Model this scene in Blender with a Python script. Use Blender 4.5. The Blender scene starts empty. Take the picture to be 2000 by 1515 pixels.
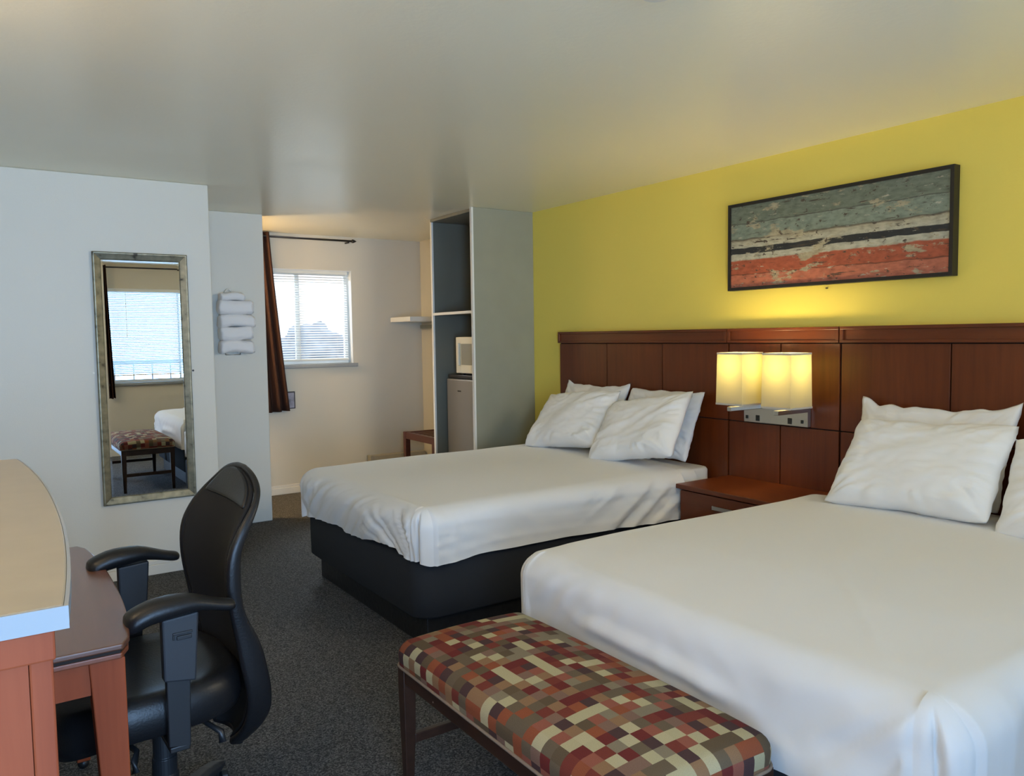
import bpy, bmesh, math, random
from mathutils import Vector, Matrix, noise
random.seed(7)
scene = bpy.context.scene
COL = scene.collection
PI = math.pi

# ------------------------------------------------------------------ camera
def make_camera():
    yaw, pitch, roll = math.radians(34.0704), math.radians(-3.7876), math.radians(-0.8087)
    f = Vector((math.sin(yaw)*math.cos(pitch), math.cos(yaw)*math.cos(pitch), math.sin(pitch)))
    r = Vector((math.cos(yaw), -math.sin(yaw), 0)); u = r.cross(f)
    r2 = math.cos(roll)*r + math.sin(roll)*u
    u2 = -math.sin(roll)*r + math.cos(roll)*u
    cd = bpy.data.cameras.new('camera'); cam = bpy.data.objects.new('camera', cd); COL.objects.link(cam)
    m = Matrix((r2, u2, -f)).transposed().to_4x4(); m.translation = (0, 0, 1.43)
    cam.matrix_world = m
    cd.sensor_width = 36; cd.lens = 36*1526.96/2000; cd.clip_start = 0.02
    scene.camera = cam
make_camera()

# ------------------------------------------------------------------ world, lights, exposure
w = bpy.data.worlds.new('sky'); scene.world = w; w.use_nodes = True
wn = w.node_tree.nodes; wn['Background'].inputs[0].default_value = (0.90, 0.90, 1.0, 1)
wn['Background'].inputs[1].default_value = 0.95
vs = scene.view_settings
scene.display_settings.display_device = 'sRGB'
vs.view_transform = 'Standard'; vs.look = 'None'; vs.gamma = 1; vs.use_curve_mapping = False
vs.exposure = 0.84
scene.cycles.use_denoising = True
scene.cycles.max_bounces = 10; scene.cycles.diffuse_bounces = 6; scene.cycles.transmission_bounces = 8
scene.cycles.sample_clamp_indirect = 6
scene.cycles.caustics_reflective = False; scene.cycles.caustics_refractive = False

def soften(ld, kind, d0):
    """phone cameras lift deep rooms: let this light die off more slowly, equal to the plain one at d0 metres"""
    ld.use_nodes = True; t = ld.node_tree; em = t.nodes['Emission']
    f = t.nodes.new('ShaderNodeLightFalloff'); f.inputs['Strength'].default_value = 1.0/d0**(1 if kind == 'Linear' else 2)
    t.links.new(f.outputs[kind], em.inputs['Strength'])
def area_light(name, loc, direction, sx, sy, power, color, fall=None):
    ld = bpy.data.lights.new(name, 'AREA'); ld.shape = 'RECTANGLE'; ld.size = sx; ld.size_y = sy
    ld.energy = power; ld.color = color
    if fall: soften(ld, *fall)
    o = bpy.data.objects.new(name, ld); COL.objects.link(o); o.location = loc
    o.rotation_euler = Vector(direction).to_track_quat('-Z', 'Y').to_euler(); return o
def point_light(name, loc, power, color, radius=0.04, fall=None):
    ld = bpy.data.lights.new(name, 'POINT'); ld.energy = power; ld.color = color; ld.shadow_soft_size = radius
    if fall: soften(ld, *fall)
    o = bpy.data.objects.new(name, ld); COL.objects.link(o); o.location = loc; return o
# daylight outside the big window behind the photographer
area_light('daylight_front_window', (2.12, -2.35, 1.45), (0, 1, 0.0), 3.4, 2.6, 230, (0.30, 0.58, 1.0), ('Linear', 2.6))
# daylight through the open door the photographer stands in
area_light('daylight_open_door', (0.0, -1.15, 1.05), (0.22, 1, 0), 1.1, 2.0, 42, (0.36, 0.62, 1.0), ('Linear', 2.6))
# daylight from the sky above the small far window
area_light('daylight_far_window', (2.5, 8.7, 3.3), (0, -1, -0.95), 2.0, 1.4, 560, (0.80, 0.90, 1.0))
# lamps: vanity light round the corner, wall lamp over the desk
point_light('dresser_wall_lamp', (-0.32, 0.95, 1.95), 9, (1.0, 0.76, 0.42), 0.05)
point_light('added_warm_fill', (2.95, 0.50, 1.92), 22, (1.0, 0.89, 0.70), 0.42, ('Constant', 2.5))  # added out-of-view fill without a fixture, evens the warm room light
point_light('vanity_lamp', (1.25, 6.75, 2.05), 30, (1.0, 0.72, 0.40), 0.06)
point_light('desk_wall_lamp', (-0.38, 2.30, 1.95), 6, (1.0, 0.72, 0.40), 0.06)

# ------------------------------------------------------------------ materials
def nt(name):
    m = bpy.data.materials.new(name); m.use_nodes = True
    n = m.node_tree.nodes; l = m.node_tree.links
    return m, n, l, n['Principled BSDF']
def ramp(n, stops, interp='LINEAR'):
    r = n.new('ShaderNodeValToRGB'); cr = r.color_ramp; cr.interpolation = interp
    while len(cr.elements) > 1: cr.elements.remove(cr.elements[-1])
    cr.elements[0].position = stops[0][0]; cr.elements[0].color = (*stops[0][1], 1)
    for p, c in stops[1:]:
        e = cr.elements.new(p); e.color = (*c, 1)
    return r
def mat(name, color, rough=0.6, metal=0.0, bump=0.0, bscale=200.0, spec=0.5, var=0.0, vscale=3.0, sheen=0.0, coat=0.0, detail=3.0):
    m, n, l, b = nt(name)
    b.inputs['Base Color'].default_value = (*color, 1); b.inputs['Roughness'].default_value = rough
    b.inputs['Metallic'].default_value = metal; b.inputs['Specular IOR Level'].default_value = spec
    b.inputs['Sheen Weight'].default_value = sheen; b.inputs['Coat Weight'].default_value = coat
    b.inputs['Coat Roughness'].default_value = 0.25
    tc = n.new('ShaderNodeTexCoord')
    if bump > 0:
        t = n.new('ShaderNodeTexNoise'); t.inputs['Scale'].default_value = bscale; t.inputs['Detail'].default_value = detail
        l.new(tc.outputs['Object'], t.inputs['Vector'])
        bp = n.new('ShaderNodeBump'); bp.inputs['Strength'].default_value = bump; bp.inputs['Distance'].default_value = 0.002
        l.new(t.outputs['Fac'], bp.inputs['Height']); l.new(bp.outputs['Normal'], b.inputs['Normal'])
    if var > 0:
        t = n.new('ShaderNodeTexNoise'); t.inputs['Scale'].default_value = vscale; t.inputs['Detail'].default_value = 5
        l.new(tc.outputs['Object'], t.inputs['Vector'])
        r = ramp(n, [(0.3, [c*(1-var) for c in color]), (0.7, [min(1, c*(1+var)) for c in color])])
        l.new(t.outputs['Fac'], r.inputs['Fac']); l.new(r.outputs['Color'], b.inputs['Base Color'])
    return m
def wood(name, c0, c1, axis='Z', rough=0.36, scale=1.0, coat=0.04, chips=False):
    m, n, l, b = nt(name)
    tc = n.new('ShaderNodeTexCoord'); mp = n.new('ShaderNodeMapping')
    s = [14*scale]*3; s['XYZ'.index(axis)] = 0.9*scale
    mp.inputs['Scale'].default_value = s; l.new(tc.outputs['Object'], mp.inputs['Vector'])
    t = n.new('ShaderNodeTexNoise'); t.inputs['Scale'].default_value = 1.6; t.inputs['Detail'].default_value = 7; t.inputs['Roughness'].default_value = .62
    t.inputs['Distortion'].default_value = 0.6
    l.new(mp.outputs['Vector'], t.inputs['Vector'])
    t2 = n.new('ShaderNodeTexNoise'); t2.inputs['Scale'].default_value = 1.7; t2.inputs['Detail'].default_value = 2
    l.new(tc.outputs['Object'], t2.inputs['Vector'])
    ad = n.new('ShaderNodeMath'); ad.operation = 'MULTIPLY_ADD'; ad.inputs[1].default_value = 0.55
    l.new(t.outputs['Fac'], ad.inputs[0])
    mu = n.new('ShaderNodeMath'); mu.operation = 'MULTIPLY'; mu.inputs[1].default_value = 0.45
    l.new(t2.outputs['Fac'], mu.inputs[0]); l.new(mu.outputs[0], ad.inputs[2])
    r = ramp(n, [(0.34, c0), (0.66, c1)]); l.new(ad.outputs[0], r.inputs['Fac'])
    l.new(r.outputs['Color'], b.inputs['Base Color'])
    b.inputs['Roughness'].default_value = rough; b.inputs['Coat Weight'].default_value = coat; b.inputs['Coat Roughness'].default_value = 0.3
    if chips:
        v = n.new('ShaderNodeTexNoise'); v.inputs['Scale'].default_value = 42; v.inputs['Detail'].default_value = 1
        l.new(tc.outputs['Object'], v.inputs['Vector'])
        rr = ramp(n, [(0.80, (0, 0, 0)), (0.82, (1, 1, 1))]); l.new(v.outputs['Fac'], rr.inputs['Fac'])
        mx = n.new('ShaderNodeMix'); mx.data_type = 'RGBA'
        l.new(rr.outputs['Color'], mx.inputs[0]); l.new(r.outputs['Color'], mx.inputs[6]); mx.inputs[7].default_value = (0.6, 0.5, 0.42, 1)
        l.new(mx.outputs[2], b.inputs['Base Color'])
    return m

M = {}
M['wall'] = mat('wall_paint_cream', (0.62, 0.605, 0.54), 0.55, bump=0.25, bscale=260)
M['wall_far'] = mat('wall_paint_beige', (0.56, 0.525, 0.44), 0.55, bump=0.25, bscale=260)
M['yellow'] = mat('wall_paint_yellow', (0.83, 0.66, 0.12), 0.5, bump=0.2, bscale=240)
M['trim'] = mat('trim_paint', (0.66, 0.64, 0.58), 0.4)
M['white_edge'] = mat('white_edge_paint', (0.74, 0.73, 0.68), 0.4)

def ceiling_mat():
    m, n, l, b = nt('ceiling_semi_gloss')
    tc = n.new('ShaderNodeTexCoord')
    b.inputs['Base Color'].default_value = (0.86, 0.795, 0.61, 1)
    b.inputs['Specular IOR Level'].default_value = 1.0
    t = n.new('ShaderNodeTexNoise'); t.inputs['Scale'].default_value = 0.9; t.inputs['Detail'].default_value = 2
    mp = n.new('ShaderNodeMapping'); mp.inputs['Scale'].default_value = (0.6, 2.2, 1)
    l.new(tc.outputs['Object'], mp.inputs['Vector']); l.new(mp.outputs['Vector'], t.inputs['Vector'])
    r = ramp(n, [(0.35, (0.285, 0.285, 0.285)), (0.7, (0.34, 0.34, 0.34))]); l.new(t.outputs['Fac'], r.inputs['Fac'])
    l.new(r.outputs['Color'], b.inputs['Roughness'])
    g = n.new('ShaderNodeTexNoise'); g.inputs['Scale'].default_value = 48; g.inputs['Detail'].default_value = 2
    l.new(tc.outputs['Object'], g.inputs['Vector'])
    bp = n.new('ShaderNodeBump'); bp.inputs['Strength'].default_value = 0.16; bp.inputs['Distance'].default_value = 0.004
    l.new(g.outputs['Fac'], bp.inputs['Height']); l.new(bp.outputs['Normal'], b.inputs['Normal'])
    return m
M['ceiling'] = ceiling_mat()

def carpet_mat():
    m, n, l, b = nt('carpet_loop')
    tc = n.new('ShaderNodeTexCoord')
    v = n.new('ShaderNodeTexVoronoi'); v.inputs['Scale'].default_value = 210
    l.new(tc.outputs['Object'], v.inputs['Vector'])
    t = n.new('ShaderNodeTexNoise'); t.inputs['Scale'].default_value = 120; t.inputs['Detail'].default_value = 3
    l.new(tc.outputs['Object'], t.inputs['Vector'])
    sp = n.new('ShaderNodeSeparateColor'); l.new(v.outputs['Color'], sp.inputs[0])
    mx = n.new('ShaderNodeMath'); mx.operation = 'ADD'; l.new(sp.outputs[0], mx.inputs[0]); l.new(t.outputs['Fac'], mx.inputs[1])
    hf = n.new('ShaderNodeMath'); hf.operation = 'MULTIPLY'; hf.inputs[1].default_value = 0.5; l.new(mx.outputs[0], hf.inputs[0])
    r = ramp(n, [(0.22, (0.026, 0.026, 0.027)), (0.5, (0.072, 0.070, 0.071)), (0.78, (0.175, 0.170, 0.168))])
    l.new(hf.outputs[0], r.inputs['Fac']); l.new(r.outputs['Color'], b.inputs['Base Color'])
    b.inputs['Roughness'].default_value = 0.95; b.inputs['Specular IOR Level'].default_value = 0.2
    bp = n.new('ShaderNodeBump'); bp.inputs['Strength'].default_value = 0.6; bp.inputs['Distance'].default_value = 0.004
    l.new(hf.outputs[0], bp.inputs['Height']); l.new(bp.outputs['Normal'], b.inputs['Normal'])
    return m
M['carpet'] = carpet_mat()

CH0, CH1 = (0.090, 0.0175, 0.0030), (0.165, 0.036, 0.0065)
M['cherry_z'] = wood('cherry_veneer_upright', CH0, CH1, 'Z')
M['cherry_y'] = wood('cherry_veneer_along', CH0, CH1, 'Y')
M['groove'] = mat('dark_groove', (0.012, 0.006, 0.004), 0.8)
M['desk_wood'] = wood('desk_cherry', (0.215, 0.043, 0.014), (0.33, 0.074, 0.026), 'Z', 0.6, coat=0.0)
M['desk_wood'].node_tree.nodes['Principled BSDF'].inputs['Specular IOR Level'].default_value = 0.2
M['desk_wood_y'] = wood('desk_top_cherry', (0.105, 0.043, 0.024), (0.150, 0.062, 0.034), 'Y', 0.27, coat=0.4)
M['desk_edge'] = wood('desk_edge_cherry', (0.16, 0.045, 0.020), (0.24, 0.07, 0.03), 'Y', 0.3)
M['bench_wood'] = wood('bench_dark_wood', (0.022, 0.010, 0.006), (0.050, 0.022, 0.013), 'Y', 0.35, chips=True)
M['rack_wood'] = wood('rack_wood', (0.075, 0.020, 0.011), (0.120, 0.034, 0.018), 'Y', 0.35)
M['laminate'] = mat('grey_laminate', (0.250, 0.215, 0.158), 0.33, var=0.05, vscale=20, spec=0.6)
M['laminate_edge'] = mat('laminate_edge', (0.23, 0.24, 0.25), 0.4)
M['closet'] = mat('closet_grey_paint', (0.285, 0.280, 0.210), 0.5, bump=0.08, bscale=120, var=0.05, vscale=4)
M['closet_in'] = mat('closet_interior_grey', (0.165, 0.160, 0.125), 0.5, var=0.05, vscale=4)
M['linen'] = mat('white_linen', (0.715, 0.715, 0.71), 0.85, bump=0.06, bscale=900, sheen=0.15, spec=0.2)
M['pillowcase'] = mat('pillowcase_cotton', (0.83, 0.825, 0.81), 0.85, bump=0.06, bscale=900, sheen=0.15, spec=0.2)
M['sheet'] = mat('cotton_sheet', (0.74, 0.735, 0.71), 0.85, bump=0.05, bscale=900, spec=0.2)
M['skirt'] = mat('charcoal_box_cover', (0.024, 0.026, 0.030), 0.9, bump=0.15, bscale=700, spec=0.2)
M['bed_base'] = mat('bed_base_black', (0.008, 0.008, 0.009), 0.45, bump=0.9, bscale=40, var=0.5, vscale=30)
M['metal'] = mat('brushed_nickel', (0.56, 0.55, 0.51), 0.34, metal=1.0, bump=0.05, bscale=60)
M['steel'] = mat('fridge_silver', (0.27, 0.265, 0.265), 0.42, metal=0.55)
M['black_plastic'] = mat('black_plastic', (0.012, 0.013, 0.015), 0.42)
M['grey_plastic'] = mat('charcoal_plastic', (0.020, 0.022, 0.026), 0.5, bump=0.1, bscale=500)
M['leather'] = mat('black_leather', (0.009, 0.009, 0.010), 0.38, bump=0.25, bscale=180, spec=0.35)
M['mesh_fabric'] = mat('black_mesh_fabric', (0.009, 0.009, 0.010), 0.75, bump=0.3, bscale=900, spec=0.3)
M['microwave'] = mat('white_appliance', (0.74, 0.70, 0.56), 0.35)
M['mw_window'] = mat('microwave_window', (0.30, 0.29, 0.23), 0.25)
M['towel'] = mat('white_terry', (0.78, 0.765, 0.755), 0.95, bump=0.9, bscale=330, sheen=0.3, spec=0.1)
M['curtain'] = mat('brown_curtain', (0.046, 0.020, 0.013), 0.9, bump=0.15, bscale=500, spec=0.2)
M['rod'] = mat('black_iron_rod', (0.012, 0.010, 0.010), 0.45)
M['sill'] = mat('sill_grey_blue', (0.27, 0.29, 0.30), 0.45)
M['vinyl'] = mat('window_vinyl', (0.72, 0.74, 0.74), 0.4)
M['frame_black'] = mat('picture_frame_black', (0.012, 0.010, 0.009), 0.45)
M['plate_dark'] = mat('plaque_edge', (0.03, 0.026, 0.03), 0.5)
M['plate_grey'] = mat('plaque_face', (0.26, 0.25, 0.31), 0.4, var=0.5, vscale=18)
M['outlet'] = mat('outlet_dark', (0.015, 0.016, 0.015), 0.5)
M['white_plastic'] = mat('white_plastic', (0.76, 0.75, 0.68), 0.45)
M['heater'] = mat('heater_enamel', (0.34, 0.31, 0.24), 0.5)
M['asphalt'] = mat('parking_asphalt', (0.42, 0.43, 0.45), 0.9, var=0.1)
M['outbuilding'] = mat('neighbour_siding', (0.40, 0.46, 0.55), 0.8)
M['railing'] = mat('railing_paint', (0.20, 0.19, 0.20), 0.5)
M['bush'] = mat('hedge', (0.30, 0.37, 0.45), 0.9, var=0.3, vscale=3)

def mirror_mat():
    m, n, l, b = nt('mirror_silver')
    b.inputs['Base Color'].default_value = (0.90, 0.92, 0.92, 1); b.inputs['Metallic'].default_value = 1; b.inputs['Roughness'].default_value = 0.0
    return m
M['mirror'] = mirror_mat()
def mframe_mat():
    m, n, l, b = nt('antique_silver_gilt')
    tc = n.new('ShaderNodeTexCoord')
    t = n.new('ShaderNodeTexNoise'); t.inputs['Scale'].default_value = 22; t.inputs['Detail'].default_value = 6
    l.new(tc.outputs['Object'], t.inputs['Vector'])
    r = ramp(n, [(0.28, (0.05, 0.045, 0.035)), (0.40, (0.20, 0.185, 0.13)), (0.7, (0.31, 0.285, 0.20))]); l.new(t.outputs['Fac'], r.inputs['Fac'])
    l.new(r.outputs['Color'], b.inputs['Base Color']); b.inputs['Metallic'].default_value = 0.7; b.inputs['Roughness'].default_value = 0.4
    return m
M['mirror_frame'] = mframe_mat()
def glass_mat():
    m, n, l, b = nt('window_glass')
    out = n['Material Output']; n.remove(b)
    tr = n.new('ShaderNodeBsdfTransparent'); tr.inputs[0].default_value = (0.95, 0.97, 0.97, 1)
    gl = n.new('ShaderNodeBsdfGlossy'); gl.inputs['Roughness'].default_value = 0.02
    fr = n.new('ShaderNodeFresnel'); fr.inputs[0].default_value = 1.35
    mx = n.new('ShaderNodeMixShader'); l.new(fr.outputs[0], mx.inputs[0]); l.new(tr.outputs[0], mx.inputs[1]); l.new(gl.outputs[0], mx.inputs[2])
    l.new(mx.outputs[0], out.inputs[0]); return m
M['glass'] = glass_mat()
def translucent(name, c_diff, c_trans, fac):
    m, n, l, b = nt(name); out = n['Material Output']; n.remove(b)
    d = n.new('ShaderNodeBsdfDiffuse'); d.inputs[0].default_value = (*c_diff, 1)
    t = n.new('ShaderNodeBsdfTranslucent'); t.inputs[0].default_value = (*c_trans, 1)
    mx = n.new('ShaderNodeMixShader'); mx.inputs[0].default_value = fac
    l.new(d.outputs[0], mx.inputs[1]); l.new(t.outputs[0], mx.inputs[2]); l.new(mx.outputs[0], out.inputs[0]); return m
M['blind'] = translucent('vinyl_blind_slat', (0.78, 0.80, 0.80), (0.80, 0.84, 0.80), 0.21)
M['shade'] = translucent('linen_lamp_shade', (0.80, 0.74, 0.58), (0.18, 0.160, 0.060), 0.6)
M['shade_trim'] = translucent('shade_trim_band', (0.80, 0.76, 0.66), (0.20, 0.17, 0.08), 0.4)
def emit_mat(name, c, s):
    m, n, l, b = nt(name); b.inputs['Base Color'].default_value = (*c, 1)
    b.inputs['Emission Color'].default_value = (*c, 1); b.inputs['Emission Strength'].default_value = s; return m
M['bulb'] = emit_mat('lit_bulb', (1.0, 0.72, 0.34), 3)

def check_fabric():
    """woven colour blocks: UVs are metres on the cloth"""
    m, n, l, b = nt('patchwork_check_upholstery')
    uv = n.new('ShaderNodeUVMap'); uv.uv_map = 'cloth'
    mp = n.new('ShaderNodeMapping'); mp.inputs['Scale'].default_value = (1/0.0375, 1/0.0365, 1); l.new(uv.outputs[0], mp.inputs[0])
    fl = n.new('ShaderNodeVectorMath'); fl.operation = 'FLOOR'; l.new(mp.outputs[0], fl.inputs[0])
    wn_ = n.new('ShaderNodeTexWhiteNoise'); wn_.noise_dimensions = '2D'; l.new(fl.outputs[0], wn_.inputs['Vector'])
    cols = [(0.42, 0.375, 0.235), (0.21, 0.175, 0.12), (0.24, 0.070, 0.032), (0.105, 0.075, 0.045), (0.13, 0.022, 0.020),
            (0.19, 0.115, 0.085), (0.25, 0.085, 0.058), (0.125, 0.095, 0.062), (0.065, 0.035, 0.035), (0.40, 0.36, 0.22), (0.24, 0.14, 0.075), (0.16, 0.035, 0.025)]
    r = ramp(n, [(i/len(cols), c) for i, c in enumerate(cols)], 'CONSTANT'); l.new(wn_.outputs['Value'], r.inputs['Fac'])
    ns = n.new('ShaderNodeTexNoise'); ns.inputs['Scale'].default_value = 500; l.new(uv.outputs[0], ns.inputs['Vector'])
    mx = n.new('ShaderNodeMix'); mx.data_type = 'RGBA'; mx.blend_type = 'MULTIPLY'; mx.inputs[0].default_value = 0.35
    r2 = ramp(n, [(0.3, (0.45, 0.45, 0.45)), (0.65, (1, 1, 1))]); l.new(ns.outputs['Fac'], r2.inputs['Fac'])
    l.new(r.outputs['Color'], mx.inputs[6]); l.new(r2.outputs['Color'], mx.inputs[7]); l.new(mx.outputs[2], b.inputs['Base Color'])
    b.inputs['Roughness'].default_value = 0.9; b.inputs['Specular IOR Level'].default_value = 0.2
    bp = n.new('ShaderNodeBump'); bp.inputs['Strength'].default_value = 0.2; bp.inputs['Distance'].default_value = 0.001
    l.new(ns.outputs['Fac'], bp.inputs['Height']); l.new(bp.outputs['Normal'], b.inputs['Normal'])
    return m
M['check'] = check_fabric()
M['piping'] = mat('cream_piping', (0.22, 0.165, 0.12), 0.9)

def painting_mat():
    """peeling painted boards; object coords: y along picture (far=+), z up; local z -0.24..0.24"""
    m, n, l, b = nt('weathered_board_print')
    tc = n.new('ShaderNodeTexCoord'); sx = n.new('ShaderNodeSeparateXYZ'); l.new(tc.outputs['Object'], sx.inputs[0])
    nz = n.new('ShaderNodeTexNoise'); nz.inputs['Scale'].default_value = 1; nz.inputs['Detail'].default_value = 6
    mpz = n.new('ShaderNodeMapping'); mpz.inputs['Scale'].default_value = (1, 9, 22); l.new(tc.outputs['Object'], mpz.inputs[0]); l.new(mpz.outputs[0], nz.inputs['Vector'])
    a = n.new('ShaderNodeMath'); a.operation = 'MULTIPLY_ADD'; a.inputs[1].default_value = 0.022; l.new(nz.outputs['Fac'], a.inputs[0]); l.new(sx.outputs['Z'], a.inputs[2])
    mr = n.new('ShaderNodeMapRange'); mr.inputs[1].default_value = -0.227+0.011; mr.inputs[2].default_value = 0.227+0.011; l.new(a.outputs[0], mr.inputs[0])
    red, red2, white, black, teal, teal2 = (0.36, 0.085, 0.040), (0.42, 0.13, 0.075), (0.44, 0.42, 0.32), (0.022, 0.024, 0.026), (0.205, 0.245, 0.190), (0.150, 0.175, 0.130)
    base = ramp(n, [(0.0, red2), (0.150, red2), (0.158, (0.08, 0.025, 0.012)), (0.166, red), (0.325, red), (0.34, white), (0.405, white), (0.41, black), (0.478, black), (0.484, white), (0.565, (0.40, 0.36, 0.25)), (0.585, (0.10, 0.075, 0.05)), (0.60, teal), (0.772, teal), (0.778, (0.06, 0.06, 0.045)), (0.79, teal2), (0.97, teal2)], 'LINEAR')
    l.new(mr.outputs[0], base.inputs['Fac'])
    # flaked patches showing bare board and dark cracks
    def layer(prev, scale, lo, hi, col, mscale):
        mp = n.new('ShaderNodeMapping'); mp.inputs['Scale'].default_value = mscale; l.new(tc.outputs['Object'], mp.inputs[0])
        t = n.new('ShaderNodeTexNoise'); t.inputs['Scale'].default_value = scale; t.inputs['Detail'].default_value = 9; t.inputs['Roughness'].default_value = 0.68
        l.new(mp.outputs[0], t.inputs['Vector'])
        r = ramp(n, [(lo, (0, 0, 0)), (hi, (1, 1, 1))]); l.new(t.outputs['Fac'], r.inputs['Fac'])
        mx = n.new('ShaderNodeMix'); mx.data_type = 'RGBA'; l.new(r.outputs['Color'], mx.inputs[0]); l.new(prev, mx.inputs[6]); mx.inputs[7].default_value = (*col, 1)
        return mx.outputs[2]
    c = layer(base.outputs['Color'], 5.0, 0.560, 0.60, (0.37, 0.32, 0.21), (1, 1.0, 3.0))
    c = layer(c, 9, 0.63, 0.68, (0.055, 0.040, 0.026), (1, 1.0, 4.5))
    c = layer(c, 3.4, 0.605, 0.635, (0.06, 0.042, 0.028), (1, 1.1, 13.0))
    c = layer(c, 9, 0.62, 0.66, (0.42, 0.39, 0.30), (1, 1.3, 6.0))
    c = layer(c, 26, 0.60, 0.64, (0.07, 0.05, 0.035), (1, 1.0, 1.6))
    t = n.new('ShaderNodeTexNoise'); t.inputs['Scale'].default_value = 40; t.inputs['Detail'].default_value = 6; l.new(mpz.outputs[0], t.inputs['Vector'])
    t.inputs['Scale'].default_value = 2.5
    mx = n.new('ShaderNodeMix'); mx.data_type = 'RGBA'; mx.blend_type = 'MULTIPLY'; mx.inputs[0].default_value = 0.7
    r2 = ramp(n, [(0.3, (0.55, 0.55, 0.55)), (0.6, (1.1, 1.1, 1.1))]); l.new(t.outputs['Fac'], r2.inputs['Fac'])
    l.new(c, mx.inputs[6]); l.new(r2.outputs['Color'], mx.inputs[7]); l.new(mx.outputs[2], b.inputs['Base Color'])
    b.inputs['Roughness'].default_value = 0.6
    return m
M['painting'] = painting_mat()

# ------------------------------------------------------------------ builders
OFF = {}
def off_of(o): return OFF.get(o.name, Vector((0, 0, 0)))
def thing(name, label, cat, loc=(0, 0, 0), group=None, rotz=0.0):
    o = bpy.data.objects.new(name, None); COL.objects.link(o); o.location = loc; o.empty_display_size = 0.1
    o.rotation_euler = (0, 0, rotz)
    o['label'] = label; o['category'] = cat
    if group: o['group'] = group
    OFF[o.name] = Vector(loc); return o
def obj(name, bm, m, parent=None, smooth=False, bevel=0.0, seg=2, local=False, origin=None, sub=0, label=None, autosmooth=None):
    """bm is in world coordinates unless local; parts are stored relative to their thing"""
    if not local:
        if parent is not None: bmesh.ops.translate(bm, verts=bm.verts, vec=-off_of(parent))
        elif origin is not None: bmesh.ops.translate(bm, verts=bm.verts, vec=-Vector(origin))
    me = bpy.data.meshes.new(name)
    bmesh.ops.recalc_face_normals(bm, faces=bm.faces)
    bm.to_mesh(me); bm.free()
    o = bpy.data.objects.new(name, me); COL.objects.link(o)
    if isinstance(m, (list, tuple)):
        for q in m: me.materials.append(q)
    else: me.materials.append(m)
    if parent is not None:
        o.parent = parent; OFF[o.name] = Vector((0, 0, 0)) if local else off_of(parent).copy()
    elif origin is not None: o.location = origin; OFF[o.name] = Vector(origin)
    if smooth:
        for p in me.polygons: p.use_smooth = True
    if bevel > 0:
        md = o.modifiers.new('bevel', 'BEVEL'); md.width = bevel; md.segments = seg; md.limit_method = 'ANGLE'; md.angle_limit = math.radians(40)
        md.harden_normals = False
    if sub:
        md = o.modifiers.new('sub', 'SUBSURF'); md.levels = sub; md.render_levels = sub
    if label: o['label'] = label
    return o
def tag(o, label, cat, group=None):
    o['label'] = label; o['category'] = cat
    if group: o['group'] = group
    return o
def struct(name, bm, m, **k):
    p = k.get('parent'); o = obj(name, bm, m, **k)
    if p is None: o['kind'] = 'structure'
    return o
def box(x0, x1, y0, y1, z0, z1, bm=None):
    bm = bm or bmesh.new()
    v = [bm.verts.new((x, y, z)) for x in (x0, x1) for y in (y0, y1) for z in (z0, z1)]
    for f in ((0, 1, 3, 2), (4, 6, 7, 5), (0, 4, 5, 1), (2, 3, 7, 6), (0, 2, 6, 4), (1, 5, 7, 3)):
        bm.faces.new([v[i] for i in f])
    return bm
def hexa(pts, bm=None):
    """8 points: bottom 4 (ccw) then top 4"""
    bm = bm or bmesh.new(); v = [bm.verts.new(p) for p in pts]
    for f in ((3, 2, 1, 0), (4, 5, 6, 7), (0, 1, 5, 4), (1, 2, 6, 5), (2, 3, 7, 6), (3, 0, 4, 7)): bm.faces.new([v[i] for i in f])
    return bm
def loft(rings, bm=None, cap=True, closed=True):
    bm = bm or bmesh.new(); R = [[bm.verts.new(p) for p in r] for r in rings]
    n = len(rings[0])
    for a, b in zip(R[:-1], R[1:]):
        for i in range(n if closed else n-1):
            j = (i+1) % n; bm.faces.new((a[i], a[j], b[j], b[i]))
    if cap and closed:
        bm.faces.new(R[0][::-1]); bm.faces.new(R[-1])
    return bm
def tube(pts, r, seg=10, bm=None, cap=True):
    pts = [Vector(p) for p in pts]; rings = []
    for i, p in enumerate(pts):
        d = (pts[min(i+1, len(pts)-1)]-pts[max(i-1, 0)]).normalized()
        a = d.cross(Vector((0, 0, 1))) if abs(d.z) < 0.9 else d.cross(Vector((1, 0, 0)))
        a.normalize(); b = d.cross(a); rr = r[i] if isinstance(r, (list, tuple)) else r
        rings.append([p+rr*(math.cos(2*PI*k/seg)*a+math.sin(2*PI*k/seg)*b) for k in range(seg)])
    return loft(rings, bm, cap)
def lathe(prof, c=(0, 0, 0), seg=32, bm=None):
    c = Vector(c)
    return loft([[c+Vector((r*math.cos(2*PI*k/seg), r*math.sin(2*PI*k/seg), z)) for k in range(seg)] for r, z in prof], bm)
def prism(poly, z0, z1, bm=None):
    return loft([[(x, y, z0) for x, y in poly], [(x, y, z1) for x, y in poly]], bm)
def wall_with_hole(axis_pos, thick, u0, u1, z0, z1, hu0, hu1, hz0, hz1):
    """wall in the XZ plane, Y from axis_pos to axis_pos+thick, with one opening"""
    bm = bmesh.new(); y0, y1 = sorted((axis_pos, axis_pos+thick))
    box(u0, hu0, y0, y1, z0, z1, bm); box(hu1, u1, y0, y1, z0, z1, bm)
    box(hu0, hu1, y0, y1, z0, hz0, bm); box(hu0, hu1, y0, y1, hz1, z1, bm); return bm
def nz(x, y=0.0, z=0.0): return noise.noise(Vector((x, y, z)))
def ridge(x, y=0.0, z=0.0):
    n = noise.noise(Vector((x, y, z)))*2.2
    return max(0, 1-(math.sqrt(n*n+.01)-.1)*1.05)
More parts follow.
